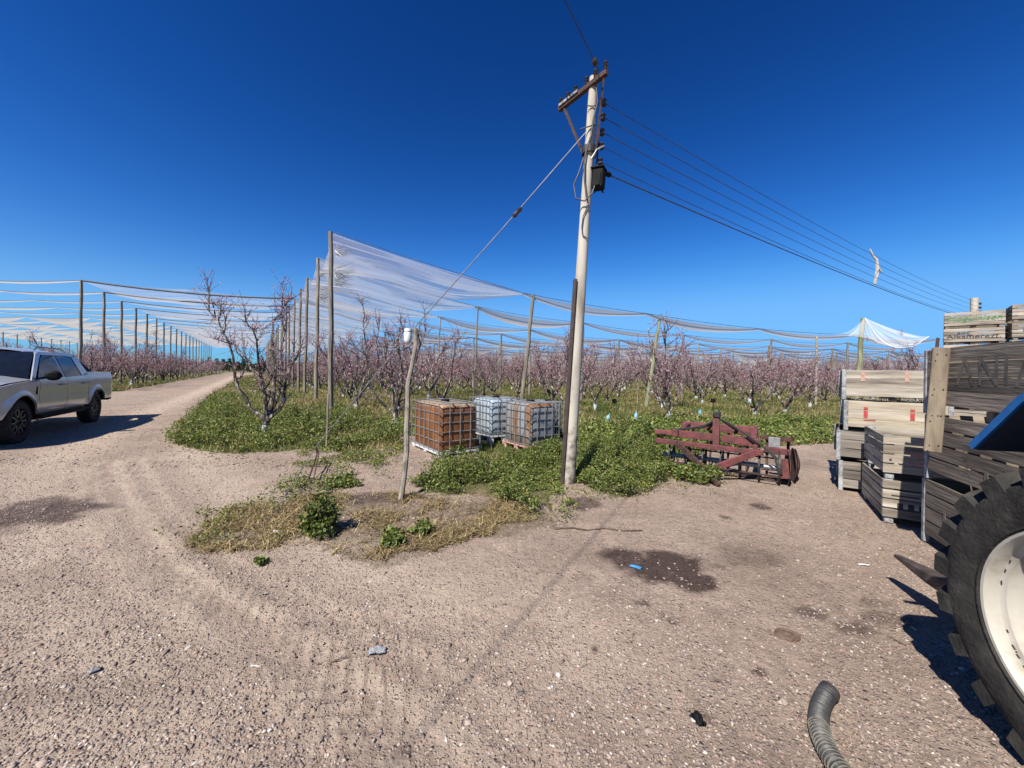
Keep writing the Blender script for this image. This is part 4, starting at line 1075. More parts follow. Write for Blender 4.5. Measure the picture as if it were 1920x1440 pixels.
loop = [pole_px(300) + Vector((-.08, -.06, 0)), pole_px(330) + Vector((-.14, -.07, 0)), pole_px(352) + Vector((-.20, -.08, 0)), pole_px(378) + Vector((-.16, -.10, 0)), pole_px(384) + Vector((-.04, -.12, 0)), pole_px(370) + Vector((.06, -.12, 0)), pole_px(352) + Vector((.1, -.1, 0))]
mb.tube([rel(p) for p in loop], .011, 6)
mb.tube([rel(pole_px(y) + Vector((dx, -.09, 0))) for y, dx in ((390, .02), (410, -.04), (430, -.05), (445, -.03), (452, .05))], .008, 5)
mb.tube([rel(pole_px(y) + Vector((dx, -.09, 0))) for y, dx in ((170, .03), (200, .06), (230, .02), (262, .0), (285, -.05), (310, -.07), (345, -.05), (380, .0))], .013, 6)
mb.tube([rel(pole_px(y) + Vector((dx, -.075, 0))) for y, dx in ((205, -.09), (206, 0), (202, .08))], .008, 5)
mb.tube([rel(pole_px(y) + Vector((dx, -.085, 0))) for y, dx in ((250, -.16), (245, -.05), (240, .05))], .010, 5)
mb.obj('loose_cable', M['cable'], pole, True)
mb = MB(); mb.tube([rel(pole_px(305) + Vector((.02, -.1, 0))), rel(pole_px(288) + Vector((.09, -.1, 0))), rel(pole_px(278) + Vector((.2, -.06, 0)))], .011, 6); mb.obj('loose_cable', M['galv'], pole, True)
mb = MB(); mb.lathe([(.095, -.05), (.105, -.05), (.105, .05), (.095, .05)], 16, None, rel(pole_px(283)), True); mb.obj('band', M['darkmetal'], pole)

FP = Vector((24.5, 20.4, 0)); fz = 5.95
fpole = thing('utility_pole', 'far pale pole top with two dark insulators, rising behind the bins', 'utility pole', FP)
mb = MB(); mb.tube([(0, 0, -.1), (0, 0, 3), (0, 0, fz)], [.19, .17, .15], 12); mb.obj('pole', M['polewood'], fpole, True)
for k in range(5):
    mb = MB(); mb.lathe([(0, .06), (.07, .05), (.04, 0), (.07, -.05), (0, -.06)], 8, None, (.30, 0, fz - .3 - .21 * k)); mb.tube([(.1, 0, fz - .3 - .21 * k), (.3, 0, fz - .3 - .21 * k)], .03, 5); mb.obj('spool_insulator', M['darkmetal'], fpole)
names = ['topmost', 'second', 'third', 'fourth', 'fifth']
for k, c in enumerate(ins_pts):
    e = FP + Vector((.30, -.07, fz - .3 - .21 * k)); mb = MB(); mb.tube(wire_pts(c, e, .28, 24), [.0048] * 25, 4, cap=False)
    tag(mb.obj('power_line', M['cable']), names[k] + ' of the thin wires running from the pole rack to the far pole', 'wire', 'thin wires to the far pole')
mb = MB(); c0 = atd(1135, 325, 5.52); e = FP + Vector((-1.5, -1.0, fz - 1.25)); mb.tube(wire_pts(c0, e, .16, 20), .010, 5); s_ = (e - c0).normalized()
kw = thing('service_cable', 'thick black service cable leaving the pole beside the black box', 'cable'); mb.obj('cable', M['cable'], kw)
mb = MB(); mb.tube([c0 - s_ * .02, c0 + s_ * .01, c0 + s_ * .09, c0 + s_ * .12], [.01, .035, .035, .012], 8); mb.tube([c0, bx + Vector((.06, 0, .02))], .008, 5); mb.obj('clamp', M['blackplastic'], kw)
mb = MB(); a0 = armR.lerp(armL, .15) + Vector((0, 0, .1)); w1 = [a0, Vector((.54, 4.2, 5.62)), Vector((-1.8, 0, 5.35)), Vector((-5.0, -5.5, 5.3)), Vector((-9, -12, 5.6))]
hw = thing('service_cable', 'dark cable going up over the camera from the right end of the crossarm', 'cable'); mb.tube(w1, .0065, 5); mb.obj('cable', M['cable'], hw)
mb = MB(); dd_ = (w1[1] - w1[0]).normalized(); q = w1[0] + dd_ * .22; mb.lathe([(0, -.05), (.03, -.05), (.045, -.02), (.03, 0), (.04, .03), (.018, .05), (0, .05)], 8, dd_.to_track_quat('Z', 'Y').to_matrix(), q); mb.obj('insulator', M['porcelain'], hw)
# dead branch caught on the lines
c = Vector((11.35, 12.05, 0)); br = thing('hanging_branch', 'pale forked dead branch caught on the overhead wires', 'branch')
def bq(x, y): return atd(x, y, 12.05)
mb = MB(); mb.tube([bq(1631, 467), bq(1637, 480), bq(1643, 486), bq(1645, 500), bq(1644, 515), bq(1640, 533)], [.025, .03, .045, .045, .05, .035], 6); mb.tube([bq(1645, 498), bq(1650, 506), bq(1654, 511)], [.03, .03, .015], 5)
mb.obj('stem', M['palestick'], br, True)

# guy wire, stake that props it, jug, anchor
gA = pole_px(238); gB = at(592, 874, .0) + Vector((0, 0, .32)); gw = thing('guy_wire', 'stay wire from the pole down over the leaning stake to the ground', 'wire')
mb = MB(); mid = gA.lerp(gB, .595) + Vector((0, 0, .07)); mb.tube([gA, gA.lerp(mid, .5) + Vector((0, 0, -.02)), mid, gB], .0085, 5, False); mb.obj('wire', M['steelwire'], gw)
q = atd(970, 385, gA.lerp(gB, .255).y); qd = (gB - gA).normalized(); q = gA + (gB - gA) * ((q.x - gA.x) / (gB.x - gA.x)); q.z += .0
mb = MB(); mb.lathe([(0, -.09), (.022, -.09), (.038, -.05), (.028, -.01), (.028, .01), (.038, .05), (.022, .09), (0, .09)], 8, qd.to_track_quat('Z', 'Y').to_matrix(), q); mb.obj('strain_insulator', M['porcelain'], gw)
sb_ = at(750, 940); st_ = atd(779, 616, 6.0); stake = thing('wooden_stake', 'crooked grey stake leaning under the stay wire, left of the pole', 'stake', sb_)
pts = [Vector((0, 0, -.06))]; tgt = st_ - sb_
for k in range(1, 9): pts.append(tgt * (k / 8) + Vector((random.uniform(-.015, .015) + .035 * math.sin(k), 0, 0)) * (k < 8))
mb = MB(); mb.tube(pts, [.036, .036, .034, .036, .032, .034, .031, .030, .032], 8); mb.obj('stake', M['postwood'], stake, True)
mb = MB(); mb.tube([tgt + Vector((.02, 0, .0)), tgt + Vector((.06, -.02, -.03)), tgt + Vector((.05, -.02, -.12)), tgt + Vector((.09, 0, -.25)), tgt + Vector((.03, 0, -.4))], .010, 5); mb.tube([tgt + Vector((-.03, -.03, -.02)), tgt + Vector((.03, -.035, -.04)), tgt + Vector((.04, .03, -.02))], .008, 5); mb.obj('lashing', M['cable'], stake)
jc = atd(765, 625, 6.02); jug = thing('plastic_jug', 'upturned white plastic jug hung on top of the leaning stake', 'jug', jc)
mb = MB(); mb.lathe([(0, .085), (.062, .085), (.072, .07), (.072, .035), (.060, .03), (.064, .02), (.074, .0), (.076, -.13), (.055, -.18), (.02, -.20), (0, -.20)], 14, Matrix.Scale(1, 3)); o_ = mb.obj('body', M['whiteplastic'], jug, True); o_.scale = (.8, .8, .85)
an = at(578, 912); anchor = thing('ground_anchor', 'bent rusty anchor rod and cable ends where the stay wire is tied', 'anchor', an)
r2 = lambda v: Vector(v) - an
mb = MB(); mb.tube([r2(gB), r2(gB + Vector((.02, 0, -.12))), Vector((.01, 0, .12)), Vector((-.03, -.02, .03)), Vector((-.16, -.12, -.02))], .012, 6); mb.tube([r2(gB), r2(gB) + Vector((.06, -.02, -.1)), Vector((.075, 0, .12))], .009, 6); mb.obj('rod', M['rust'], anchor, True)
mb = MB(); mb.tube([r2(gB), r2(gB).lerp(r2(at(510, 968)), .5), r2(at(510, 968)), r2(at(490, 990)) + Vector((0, 0, .01))], .006, 5); mb.obj('cable_end', M['steelwire'], anchor)

# ------------------------------------------------------------------ liquid tanks in cages
def ibc(corner, rz, W, D, H, mat, label, pal='galv', feet='whiteplastic', dents=0.0, base_h=.13, nvx=4, nvy=6):
    """origin = near corner; local +x = right face direction, +y = left face direction (back)"""
    t = thing('caged_tank', label, 'tank', corner, rz)
    mb = MB(); m_ = .03; n = 8; rc = .125
    def ring(z, ins):
        out = []
        for (cx, cy, a0) in ((W - m_ - rc, m_ + rc, -90), (W - m_ - rc, D - m_ - rc, 0), (m_ + rc, D - m_ - rc, 90), (m_ + rc, m_ + rc, 180)):
            for k in range(5):
                a = R(a0 + 90 * k / 4); out.append((cx + (rc - ins) * math.cos(a), cy + (rc - ins) * math.sin(a), z))
        return out
    zs = [(base_h + .0, .07), (base_h + .02, .03), (base_h + .06, .006), (base_h + .10, 0), (base_h + .3, -.006), (H * .6, -.012), (H - .16, -.004), (H - .10, .006), (H - .06, .028), (H - .035, .06), (H - .022, .11)]
    rings = [ring(z, i) for z, i in zs]; k = len(rings[0])
    for r_ in rings: mb.v.extend(r_)
    for a in range(len(rings) - 1):
        for b in range(k): mb.f.append((a * k + b, a * k + (b + 1) % k, (a + 1) * k + (b + 1) % k, (a + 1) * k + b))
    mb.f.append(tuple((len(rings) - 1) * k + b for b in range(k))); mb.f.append(tuple(range(k - 1, -1, -1)))
    tank = mb.obj('tank', mat, t, 50)
    mb = MB(); mb.lathe([(0, .05), (.085, .05), (.09, .04), (.09, 0), (.10, -.01)], 16, None, (W / 2, D / 2, H - .025)); mb.obj('cap', M['blackplastic'], tank, True)
    mb = MB(); mb.tube([(W * .5, .06, base_h + .07), (W * .5, -.03, base_h + .07)], .045, 10); mb.box((W * .5, -.02, base_h + .13), (.03, .03, .05)); mb.obj('valve', M['blackplastic'], tank)
    # cage: horizontal rings and upright bars
    for z in np.linspace(base_h + .04, H - .015, 6):
        mb = MB(); e = .012; P = [(e, e), (W - e, e), (W - e, D - e), (e, D - e)]
        for a in range(4):
            p, q = P[a], P[(a + 1) % 4]; mb.beam((*p, z), (*q, z), .013, .013, 0)
        mb.obj('cage_ring', M[pal], t)
    bm_ = MB(); bm_.beam((0, 0, base_h), (0, 0, H), .012, .012); bme = bm_.mesh('cage_bar', M[pal])
    def bar(x, y): o_ = link('cage_bar', bme, t); o_.location = (x, y, 0)
    for i in range(nvx + 1):
        x = .0 + W * i / nvx; bar(x, -.004); bar(x, D + .004)
    for i in range(1, nvy):
        y = D * i / nvy; bar(-.004, y); bar(W + .004, y)
    mb = MB()
    for f in (.33, .66): mb.beam((W * f, 0, H), (W * f, D, H), .03, .012)
    mb.obj('top_strap', M[pal], t)
    mb = MB(); mb.box((W / 2, D / 2, base_h - .012), (W, D, .024)); pl = mb.obj('pallet', M[feet if feet != 'orange' else 'fadedred'], t)
    for x in (.07, W / 2, W - .07):
        for y in (.07, D / 2, D - .07):
            mb = MB(); mb.box((x, y, (base_h - .03) / 2), (.12, .12, base_h - .03), bevel=.012); mb.obj('foot', M[feet if feet != 'orange' else 'fadedred'], pl)
    return t
rz1 = math.atan2(.58, .81)
ibc(at(822, 859), rz1, .88, 1.34, 1.0, tankmat('tank_brown', (0.40, 0.165, 0.062), (0.52, 0.40, 0.26), .93), 'caged tank stained rusty brown, just right of the leaning stake', base_h=.075)
ibc(at(917, 836), rz1 - .05, .86, .95, 1.02, tankmat('tank_white', (0.36, 0.46, 0.54), (0.52, 0.62, 0.70), .3), 'caged tank of clean bluish white plastic behind the brown one', base_h=.2)
ibc(at(992, 852), rz1, .78, .95, 1.0, tankmat('tank_grey', (0.24, 0.27, 0.29), (0.40, 0.42, 0.43), .35, (0.34, 0.17, 0.06)), 'caged grey tank with a rusty streak, left of the utility pole', feet='orange')
ibc(at(1042, 836), rz1 + .05, .30, .8, .96, tankmat('tank_dark', (0.06, 0.07, 0.08), (0.12, 0.14, 0.15), .5), 'dark caged tank mostly hidden behind the utility pole')
mb = MB(); cjerry = at(905, 836) + Vector((0, 0, .06)); mb.box(cjerry, (.2, .16, .1), bevel=.03); tag(mb.obj('jerrycan', M['yellowprint'], None, True), 'small yellow can at the foot of the white tank', 'can')
# rusty streak panel of the grey tank is paint-like staining
g3 = at(992, 852)

# ------------------------------------------------------------------ red cultivator
hx = Vector((.83, -.56, 0)).normalized(); hang = math.atan2(hx.y, hx.x)
hc = at(1335, 862); hc = Vector((3.25, 6.05, 0))
cu = thing('cultivator', 'rusty red tractor cultivator with mast and roller, parked at the weeds', 'cultivator', hc, hang)
cu.scale = (.93, .93, .95)
def cpart(nm, fn, mat, par=cu, sm=False): mb = MB(); fn(mb); return mb.obj(nm, M[mat], par, sm)
cpart('lower_beam', lambda m: m.beam((-.98, -.1, .52), (.66, -.1, .50), .07, .08, .006), 'redpaint')
cpart('upper_beam', lambda m: m.beam((-.66, .05, .66), (-.03, .05, .645), .08, .12, .006), 'redpaint')
cpart('upper_beam', lambda m: m.beam((.06, .05, .65), (.62, .05, .62), .08, .13, .006), 'redpaint')
cpart('side_bar', lambda m: m.beam((-1.02, .0, .66), (-.68, .02, .665), .05, .075, .005), 'redpaint')
cpart('end_block', lambda m: m.box((-.66, .0, .67), (.10, .10, .13), bevel=.01), 'redpaint')
cpart('end_block', lambda m: m.box((.55, -.06, .57), (.07, .08, .09), bevel=.01), 'redpaint')
cpart('mast_plate', lambda m: m.beam((-.01, -.06, .46), (-.02, -.02, 1.04), .10, .025, .003, up=(0, 1, 0)), 'redpaint')
cpart('mast_plate', lambda m: m.beam((.03, .05, .46), (.0, .08, 1.02), .025, .10, .003, up=(0, 1, 0)), 'redpaint')
cpart('top_pin', lambda m: (m.box((-.01, 0, 1.04), (.11, .12, .09), bevel=.01), m.tube([(-.06, 0, .97), (.08, 0, .97)], .02, 8)), 'darkmetal')
cpart('mast_brace', lambda m: (m.beam((.02, .02, .98), (.30, .85, .66), .05, .02), m.beam((-.02, .02, .98), (-.25, .85, .66), .05, .02)), 'rust')
cpart('draft_arm', lambda m: m.beam((-.62, -.12, .52), (.0, -.56, .12), .035, .10, .004), 'rust')
cpart('draft_arm', lambda m: m.beam((.56, -.12, .50), (.02, -.36, .23), .035, .10, .004), 'redpaint')
cpart('draft_foot', lambda m: m.beam((-.02, -.54, .13), (.10, -.64, .02), .05, .07, .006), 'rust')
cpart('rear_beam', lambda m: m.beam((-.72, 1.0, .72), (.55, 1.0, .72), .10, .11, .006), 'redpaint')
cpart('rear_beam', lambda m: m.beam((-.1, .72, .70), (.5, .72, .68), .07, .07, .006), 'redpaint')
cpart('cross_beam', lambda m: m.beam((.52, .05, .69), (.52, 1.02, .76), .08, .07, .006), 'redpaint')
cpart('cross_beam', lambda m: m.beam((-.62, .05, .68), (-.60, 1.0, .73), .07, .07, .006), 'redpaint')
cpart('side_bar', lambda m: m.beam((.60, .55, .66), (1.05, .62, .64), .05, .05, .004), 'redpaint')
cpart('side_bar', lambda m: m.beam((.66, .18, .52), (1.02, .22, .50), .06, .09, .004), 'redpaint')
cpart('side_panel', lambda m: m.beam((.92, .05, .42), (.95, .05, .12), .12, .03, .004, up=(0, 1, 0)), 'redpaint')
cpart('grey_plate', lambda m: m.box((.80, .35, .62), (.16, .02, .16), bevel=.004), 'galv')
cpart('roller_shaft', lambda m: m.tube([(-.9, .15, .25), (.95, .15, .25)], .035, 10), 'galv', sm=True)
for k in range(7):
    x = -.75 + k * .27
    def ringf(m, x=x): m.lathe([(.235, -.012), (.26, -.012), (.26, .012), (.235, .012)], 22, Matrix.Rotation(R(90), 3, 'Y'), (x, .15, .26), True); [m.beam((x, .15, .26), (x, .15 + .24 * math.cos(a), .26 + .24 * math.sin(a)), .02, .035) for a in (.5, 2.6, 4.7)]
    cpart('roller_ring', ringf, 'darkmetal')
for k in range(4):
    a = k * 1.57 + .4
    cpart('roller_bar', lambda m, a=a: m.beam((-.75, .15 + .245 * math.cos(a), .26 + .245 * math.sin(a)), (.88, .15 + .245 * math.cos(a), .26 + .245 * math.sin(a)), .03, .02), 'rust')
for k, (x, y) in enumerate(((-.5, .8), (-.2, .85), (.1, .8), (.4, .85), (.7, .75), (1.0, .62))):
    cpart('tine', lambda m, x=x, y=y: m.tube([(x, y, .68), (x, y + .12, .55), (x, y + .10, .32), (x, y - .08, .10), (x, y - .16, .03)], [.02, .022, .022, .02, .012], 6), 'rust', sm=True)
for x, y, r_ in ((.98, .18, .26), (1.06, .42, .27), (1.10, .62, .25)):
    cpart('disc', lambda m, x=x, y=y, r_=r_: m.lathe([(0, .05), (.1, .045), (r_ * .8, .015), (r_, 0), (r_, -.008), (r_ * .8, .005), (0, .04)], 26, Matrix.Rotation(R(7), 3, 'Z') @ Matrix.Rotation(R(90), 3, 'Y'), (x, y, r_ + .01)), 'rust', sm=True)
cpart('hydraulic_hose', lambda m: m.tube([(.02, .0, .98), (.2, -.02, .90), (.45, -.05, .74), (.68, -.08, .58), (.82, -.08, .42), (.86, -.06, .20)], .016, 6), 'rubber', sm=True)
cpart('hydraulic_hose', lambda m: m.tube([(.02, .05, .96), (.25, .05, .85), (.5, 0, .70), (.74, -.04, .54), (.88, -.03, .38), (.90, .0, .2)], .014, 6), 'rubber', sm=True)
cpart('hydraulic_hose', lambda m: m.tube([(-.04, .0, .94), (-.2, .1, .83), (-.45, .12, .76), (-.7, .1, .72), (-.8, .3, .6)], .018, 6), 'rubber', sm=True)
cpart('hydraulic_hose', lambda m: m.tube([(-.04, .05, .90), (-.25, .2, .78), (-.55, .2, .73), (-.75, .2, .66)], .018, 6), 'rubber', sm=True)
mb = MB(); mb.tube([(0, 0, 0), (.45, .03, .0), (.9, -.02, .0)], .018, 5); o = mb.obj('metal_rod', M['rust']); o.location = at(1358, 893) + Vector((0, 0, .03)); o.rotation_euler[2] = -.3; tag(o, 'rusty rod lying on the dirt in front of the cultivator', 'rod')

# ------------------------------------------------------------------ fruit bins
def slat_mesh(L_, hh, th, seed, mat):
    rg = random.Random(seed); mb = MB(); n = 6; vs = []
    for i in range(n + 1):
        x = L_ * i / n; a = rg.uniform(-.005, .005); b = rg.uniform(-.005, .005); w_ = rg.uniform(-.0008, .0008)
        vs += [(x, w_, a), (x, w_ + th, a), (x, w_ + th, hh + b), (x, w_, hh + b)]
    fs = []
    for i in range(n):
        for k in range(4): fs.append((i * 4 + k, (i + 1) * 4 + k, (i + 1) * 4 + (k + 1) % 4, i * 4 + (k + 1) % 4))
    fs += [(3, 2, 1, 0), tuple(n * 4 + k for k in range(4))]
    mb.add(vs, fs); return mb.mesh('slat', M[mat])
_sl = {}
def slat(L_, hh, th, mat, var):
    k = (round(L_, 3), round(hh, 3), th, mat, var % 4)
    if k not in _sl: _sl[k] = slat_mesh(L_, hh, th, hash(k[:3]) % 9999 + var % 4, mat)
    return _sl[k]
def fruit_bin(loc, rz, W, D, H, ns, label, mat='greywood', postmat='binpost', gapf=.17, sp=.012, inner=True, pin=True, topmat=None, group=None):
    """origin = front left bottom corner; +x along the front, +y backwards"""
    t = thing('fruit_bin', label, 'bin', loc, rz, group)
    pw = .075 if pin else .05; th = .02; g0 = H * gapf; hs = (H - g0 - .008 - sp * (ns - 1)) / ns
    v = random.randrange(100)
    for k in range(ns):
        z = g0 + k * (hs + sp)
        mt = topmat if (topmat and k == ns - 1) else mat
        for (x, y, a, L_) in ((.001, 0, 0, W - .002), (W, .001, 90, D - .002), (W - .001, D, 180, W - .002), (0, D - .001, -90, D - .002)):
            v += 1; o_ = link('slat', slat(L_ - (.044 if a in (90, -90) else 0), hs, th, mt, v), t)
            dx = .022 * math.cos(R(a)) if a in (90, -90) else 0; dy = (.022 if a == 90 else -.022) if a in (90, -90) else 0
            o_.location = (x + random.uniform(-.0006, .0006), y + dy, z + random.uniform(-.002, .002)); o_.rotation_euler = (0, 0, R(a))
    pm = MB(); pm.box((0, 0, H / 2), (pw, pw, H - .006), bevel=.006); pme = pm.mesh('corner_post', M[postmat])
    q = pw / 2 + .021 if pin else pw / 2 - .02; q2 = pw / 2 + .021 if pin else pw / 2 - .006
    for (x, y) in ((q, q2), (W - q, q2), (q, D - q2), (W - q, D - q2)):
        o_ = link('corner_post', pme, t); o_.location = (x, y, 0)
    bmb = MB(); bmb.box((0, 0, 0), (W - .09, .085, .018)); bme = bmb.mesh('floor_board', M[mat])
    nb = 7
    for k in range(nb):
        o_ = link('floor_board', bme, t); o_.location = (W / 2, .09 + (D - .18) * k / (nb - 1), g0 + .012)
    rmb = MB(); rmb.box((0, 0, 0), (.09, D - .1, g0 - .012)); rme = rmb.mesh('runner', M['orangewood' if mat != 'greywood' else 'greywood'])
    for x in (W / 2,):
        o_ = link('runner', rme, t); o_.location = (x, D / 2, g0 / 2 - .003)
    return t
def text(parent, body, size, loc, mat, name='lettering', sx=1.0, rot=(R(90), 0, 0), shear=0, spacing=1.0):
    cu_ = bpy.data.curves.new(name, 'FONT'); cu_.body = body; cu_.size = size; cu_.extrude = 0.0; cu_.align_x = 'CENTER'; cu_.align_y = 'CENTER'; cu_.shear = shear; cu_.space_character = spacing
    cu_.materials.append(M[mat]); o_ = bpy.data.objects.new(name, cu_)
    dg = bpy.context.evaluated_depsgraph_get(); col.objects.link(o_); dg.update(); me = bpy.data.meshes.new_from_object(o_.evaluated_get(dg)); bpy.data.objects.remove(o_)
    o2 = link(name, me, parent); o2.location = loc; o2.rotation_euler = rot; o2.scale = (sx, 1, 1); return o2
def mark(parent, x, z, w_, h_, mat, y=-.004, name='print_mark'):
    mb = MB(); mb.box((0, 0, 0), (w_, .003, h_)); o_ = mb.obj(name, M[mat], parent); o_.location = (x, y, z); return o_

# stack A : four low bins at the far left
A0 = at(1575, 920); dA = math.atan2(-.62, .784)
offs = [(.0, .0), (-.03, .0), (.045, .02), (.02, .02)]
labsA = ['grey slatted bin at the bottom of the leftmost stack', 'grey slatted bin second from the ground in the leftmost stack', 'pale bin with two clear red i marks, third up in the leftmost stack', 'weathered bin on top of the leftmost stack, with faded red marks']
fa = Vector((math.cos(dA), math.sin(dA), 0)); zA = 0
for k in range(4):
    H = .43; l = A0 + fa * offs[k][0]; l.z = zA
    b_ = fruit_bin(l, dA + random.uniform(-.02, .02) * (k < 2), 1.0, 1.0, H, 3 if k != 2 else 3, labsA[k], 'creamwood' if k == 2 else ('palewood' if k == 3 else 'greywood'), sp=.010 if k != 2 else .003, gapf=.14, pin=False)
    if k == 2:
        for x in (.21, .66):
            mark(b_, x, .245, .042, .095, 'redprint'); mark(b_, x, .325, .042, .030, 'redprint')
        mark(b_, .25, .165, .12, .013, 'redprint')
    if k == 3:
        for x in (.20, .63): mark(b_, x, .33, .040, .13, 'fadedred')
        text(b_, 'ABC Alkamerezt', .055, (.27, -.004, .028), 'palewood', sx=1.0); text(b_, 'PRODUCTION', .045, (.72, -.004, .028), 'palewood')
    zA += H
# stack B : two bins, its left side in shade
B0 = at(1654, 980); dB = math.atan2(-.537, .843); fb = Vector((math.cos(dB), math.sin(dB), 0))
b_ = fruit_bin(B0, dB, 1.05, 1.0, .485, 4, 'lower bin of the two-high middle stack, stencilled with black squares', 'palewood', gapf=.16, sp=.017)
for k in range(4): mark(b_, .14 + .085 * k, .21, .045, .06, 'blackprint')
mark(b_, .18, .32, .22, .012, 'blackprint')
B1 = B0 + fb * .02 + Vector((-.0, .03, 0)); B1.z = .485
b_ = fruit_bin(B1, dB - .02, 1.05, 1.0, .49, 4, 'upper bin of the two-high middle stack, with a faded red stencil', 'palewood', gapf=.16, sp=.016)
for (x, z, w_, h_) in ((.27, .30, .11, .05), (.30, .21, .09, .06), (.22, .20, .03, .05)): mark(b_, x, z, w_, h_, 'fadedred')
mark(b_, .06, .22, .02, .02, 'blackprint')
# stack C : three tall bins, long side in raking light
C0 = Vector((4.09, 3.80, 0)); fC = Vector((-.42, -.91, 0)).normalized(); dC = math.atan2(fC.y, fC.x)
labsC = ['big dark bin at the bottom of the nearest stack, behind the tractor tyre', 'big dark bin in the middle of the nearest stack, beside the blue fender', 'big dark bin on top of the nearest stack, with faded large letters']
for k in range(3):
    l = C0 + fC * (.0, .03, .0)[k] + Vector((0, 0, .63 * k))
    b_ = fruit_bin(l, dC, 1.62, 1.15, .63, 4 if k else 4, labsC[k], 'darkwood', gapf=.155, sp=.018 if k < 2 else .008, pin=False)
    if k == 2:
        for ch, x, s_ in (('A', .60, .36), ('N', .88, .34), ('I', 1.07, .33), ('A', 1.27, .36)): text(b_, ch, s_, (x, -.0016, .40), 'fadedblack')
    if k == 1:
        for ch, x in (('0', .60), ('A', .62)): text(b_, ch, .16, (x, -.0016, .33 if ch == '0' else .20), 'fadedblack')
        for x in (.85, 1.0): mark(b_, x, .2, .04, .1, 'fadedblack', y=-.002)
    if k == 0:
        for x in (.35, .5): mark(b_, x, .33, .035, .12, 'fadedblack', y=-.002)
# wide board leaning on the corner
bd = atd(1756, 750, 3.60); brd = thing('leaning_board', 'thick knotty board standing upright against the corner of the nearest stack', 'board', (0, 0, 0))
mb = MB(); p1 = atd(1765, 652, 3.44); p2 = atd(1748, 848, 3.40)
mb.beam(p1, p2, .11, .035, .006, up=(.60, .80, 0)); mb.obj('board', M['orangewood'], brd)
for z in (.07, .4, .65, .93):
    for s_ in (-.04, .04):
        mb = MB(); q = p1.lerp(p2, z); mb.lathe([(0, .004), (.006, .003), (.007, 0)], 6, Matrix.Rotation(R(90), 3, 'X'), q + Vector((s_ - .03, -.035, 0))); mb.obj('nail', M['rust'], brd)
# far right stacks D and E, eight high (upper levels show)
dD = math.atan2(-.743, .67); D0 = Vector((11.38, 10.15, 0)); fD = Vector((math.cos(dD), math.sin(dD), 0))
lv = ['topmost bin, green lettering, of the far stack', 'bin with black lettering under the green-lettered one in the far stack', 'third bin from the top of the far stack, just over the nearest stack', 'fourth bin from the top of the far stack, hidden behind the nearest stack']
for k in range(8):
    i = 7 - k
    b_ = fruit_bin(D0 + Vector((0, 0, .418 * k)) + fD * random.uniform(-.02, .02), dD, 1.0, 1.1, .418, 4 if k < 6 else 4, lv[i] if i < 3 else 'slatted bin low in the far stack behind the nearest bins', 'palewood', 'palewood' if k % 2 else 'greywood', gapf=.17, sp=.014, group=None if i < 3 else 'hidden lower bins of the far stack')
    if i == 0: text(b_, 'Moguinisen', .20, (.50, -.006, .245), 'greenprint', shear=.2)
    if i == 1: text(b_, 'aoc', .12, (.34, -.006, .30), 'blackprint', sx=1.3); text(b_, 'Alkamerezt.', .165, (.50, -.006, .20), 'blackprint', sx=1.12)
    if i == 2: mark(b_, .4, .34, .35, .02, 'redprint')
    E0 = D0 + fD * 1.05 + Vector((0, 0, .43 * k)) + Vector((.02, -.06, 0))
    e_ = fruit_bin(E0, dD + .05, 1.16, 1.1, .43, 4, 'topmost bin of the far right stack, with a yellow print' if i == 0 else ('second bin from the top of the far right stack' if i == 1 else 'slatted bin low in the far right stack'), 'palewood', 'palewood', gapf=.17, sp=.014, group=None if i < 2 else 'lower bins of the far right stack')
    if i == 0: mark(e_, .42, .30, .5, .085, 'yellowprint'); mark(e_, .42, .20, .5, .07, 'yellowprint')
    if i == 1: text(e_, 'Mogu', .16, (.40, -.006, .24), 'fadedblack', sx=1.4)

# ------------------------------------------------------------------ tractor with loader forks
hT = Vector((.179, .984, 0)); TW = Vector((2.10, 1.36, 0))
tr = thing('tractor', 'blue tractor with a big cream-rimmed lugged wheel and low pallet forks', 'tractor', TW, math.atan2(hT.y, hT.x))
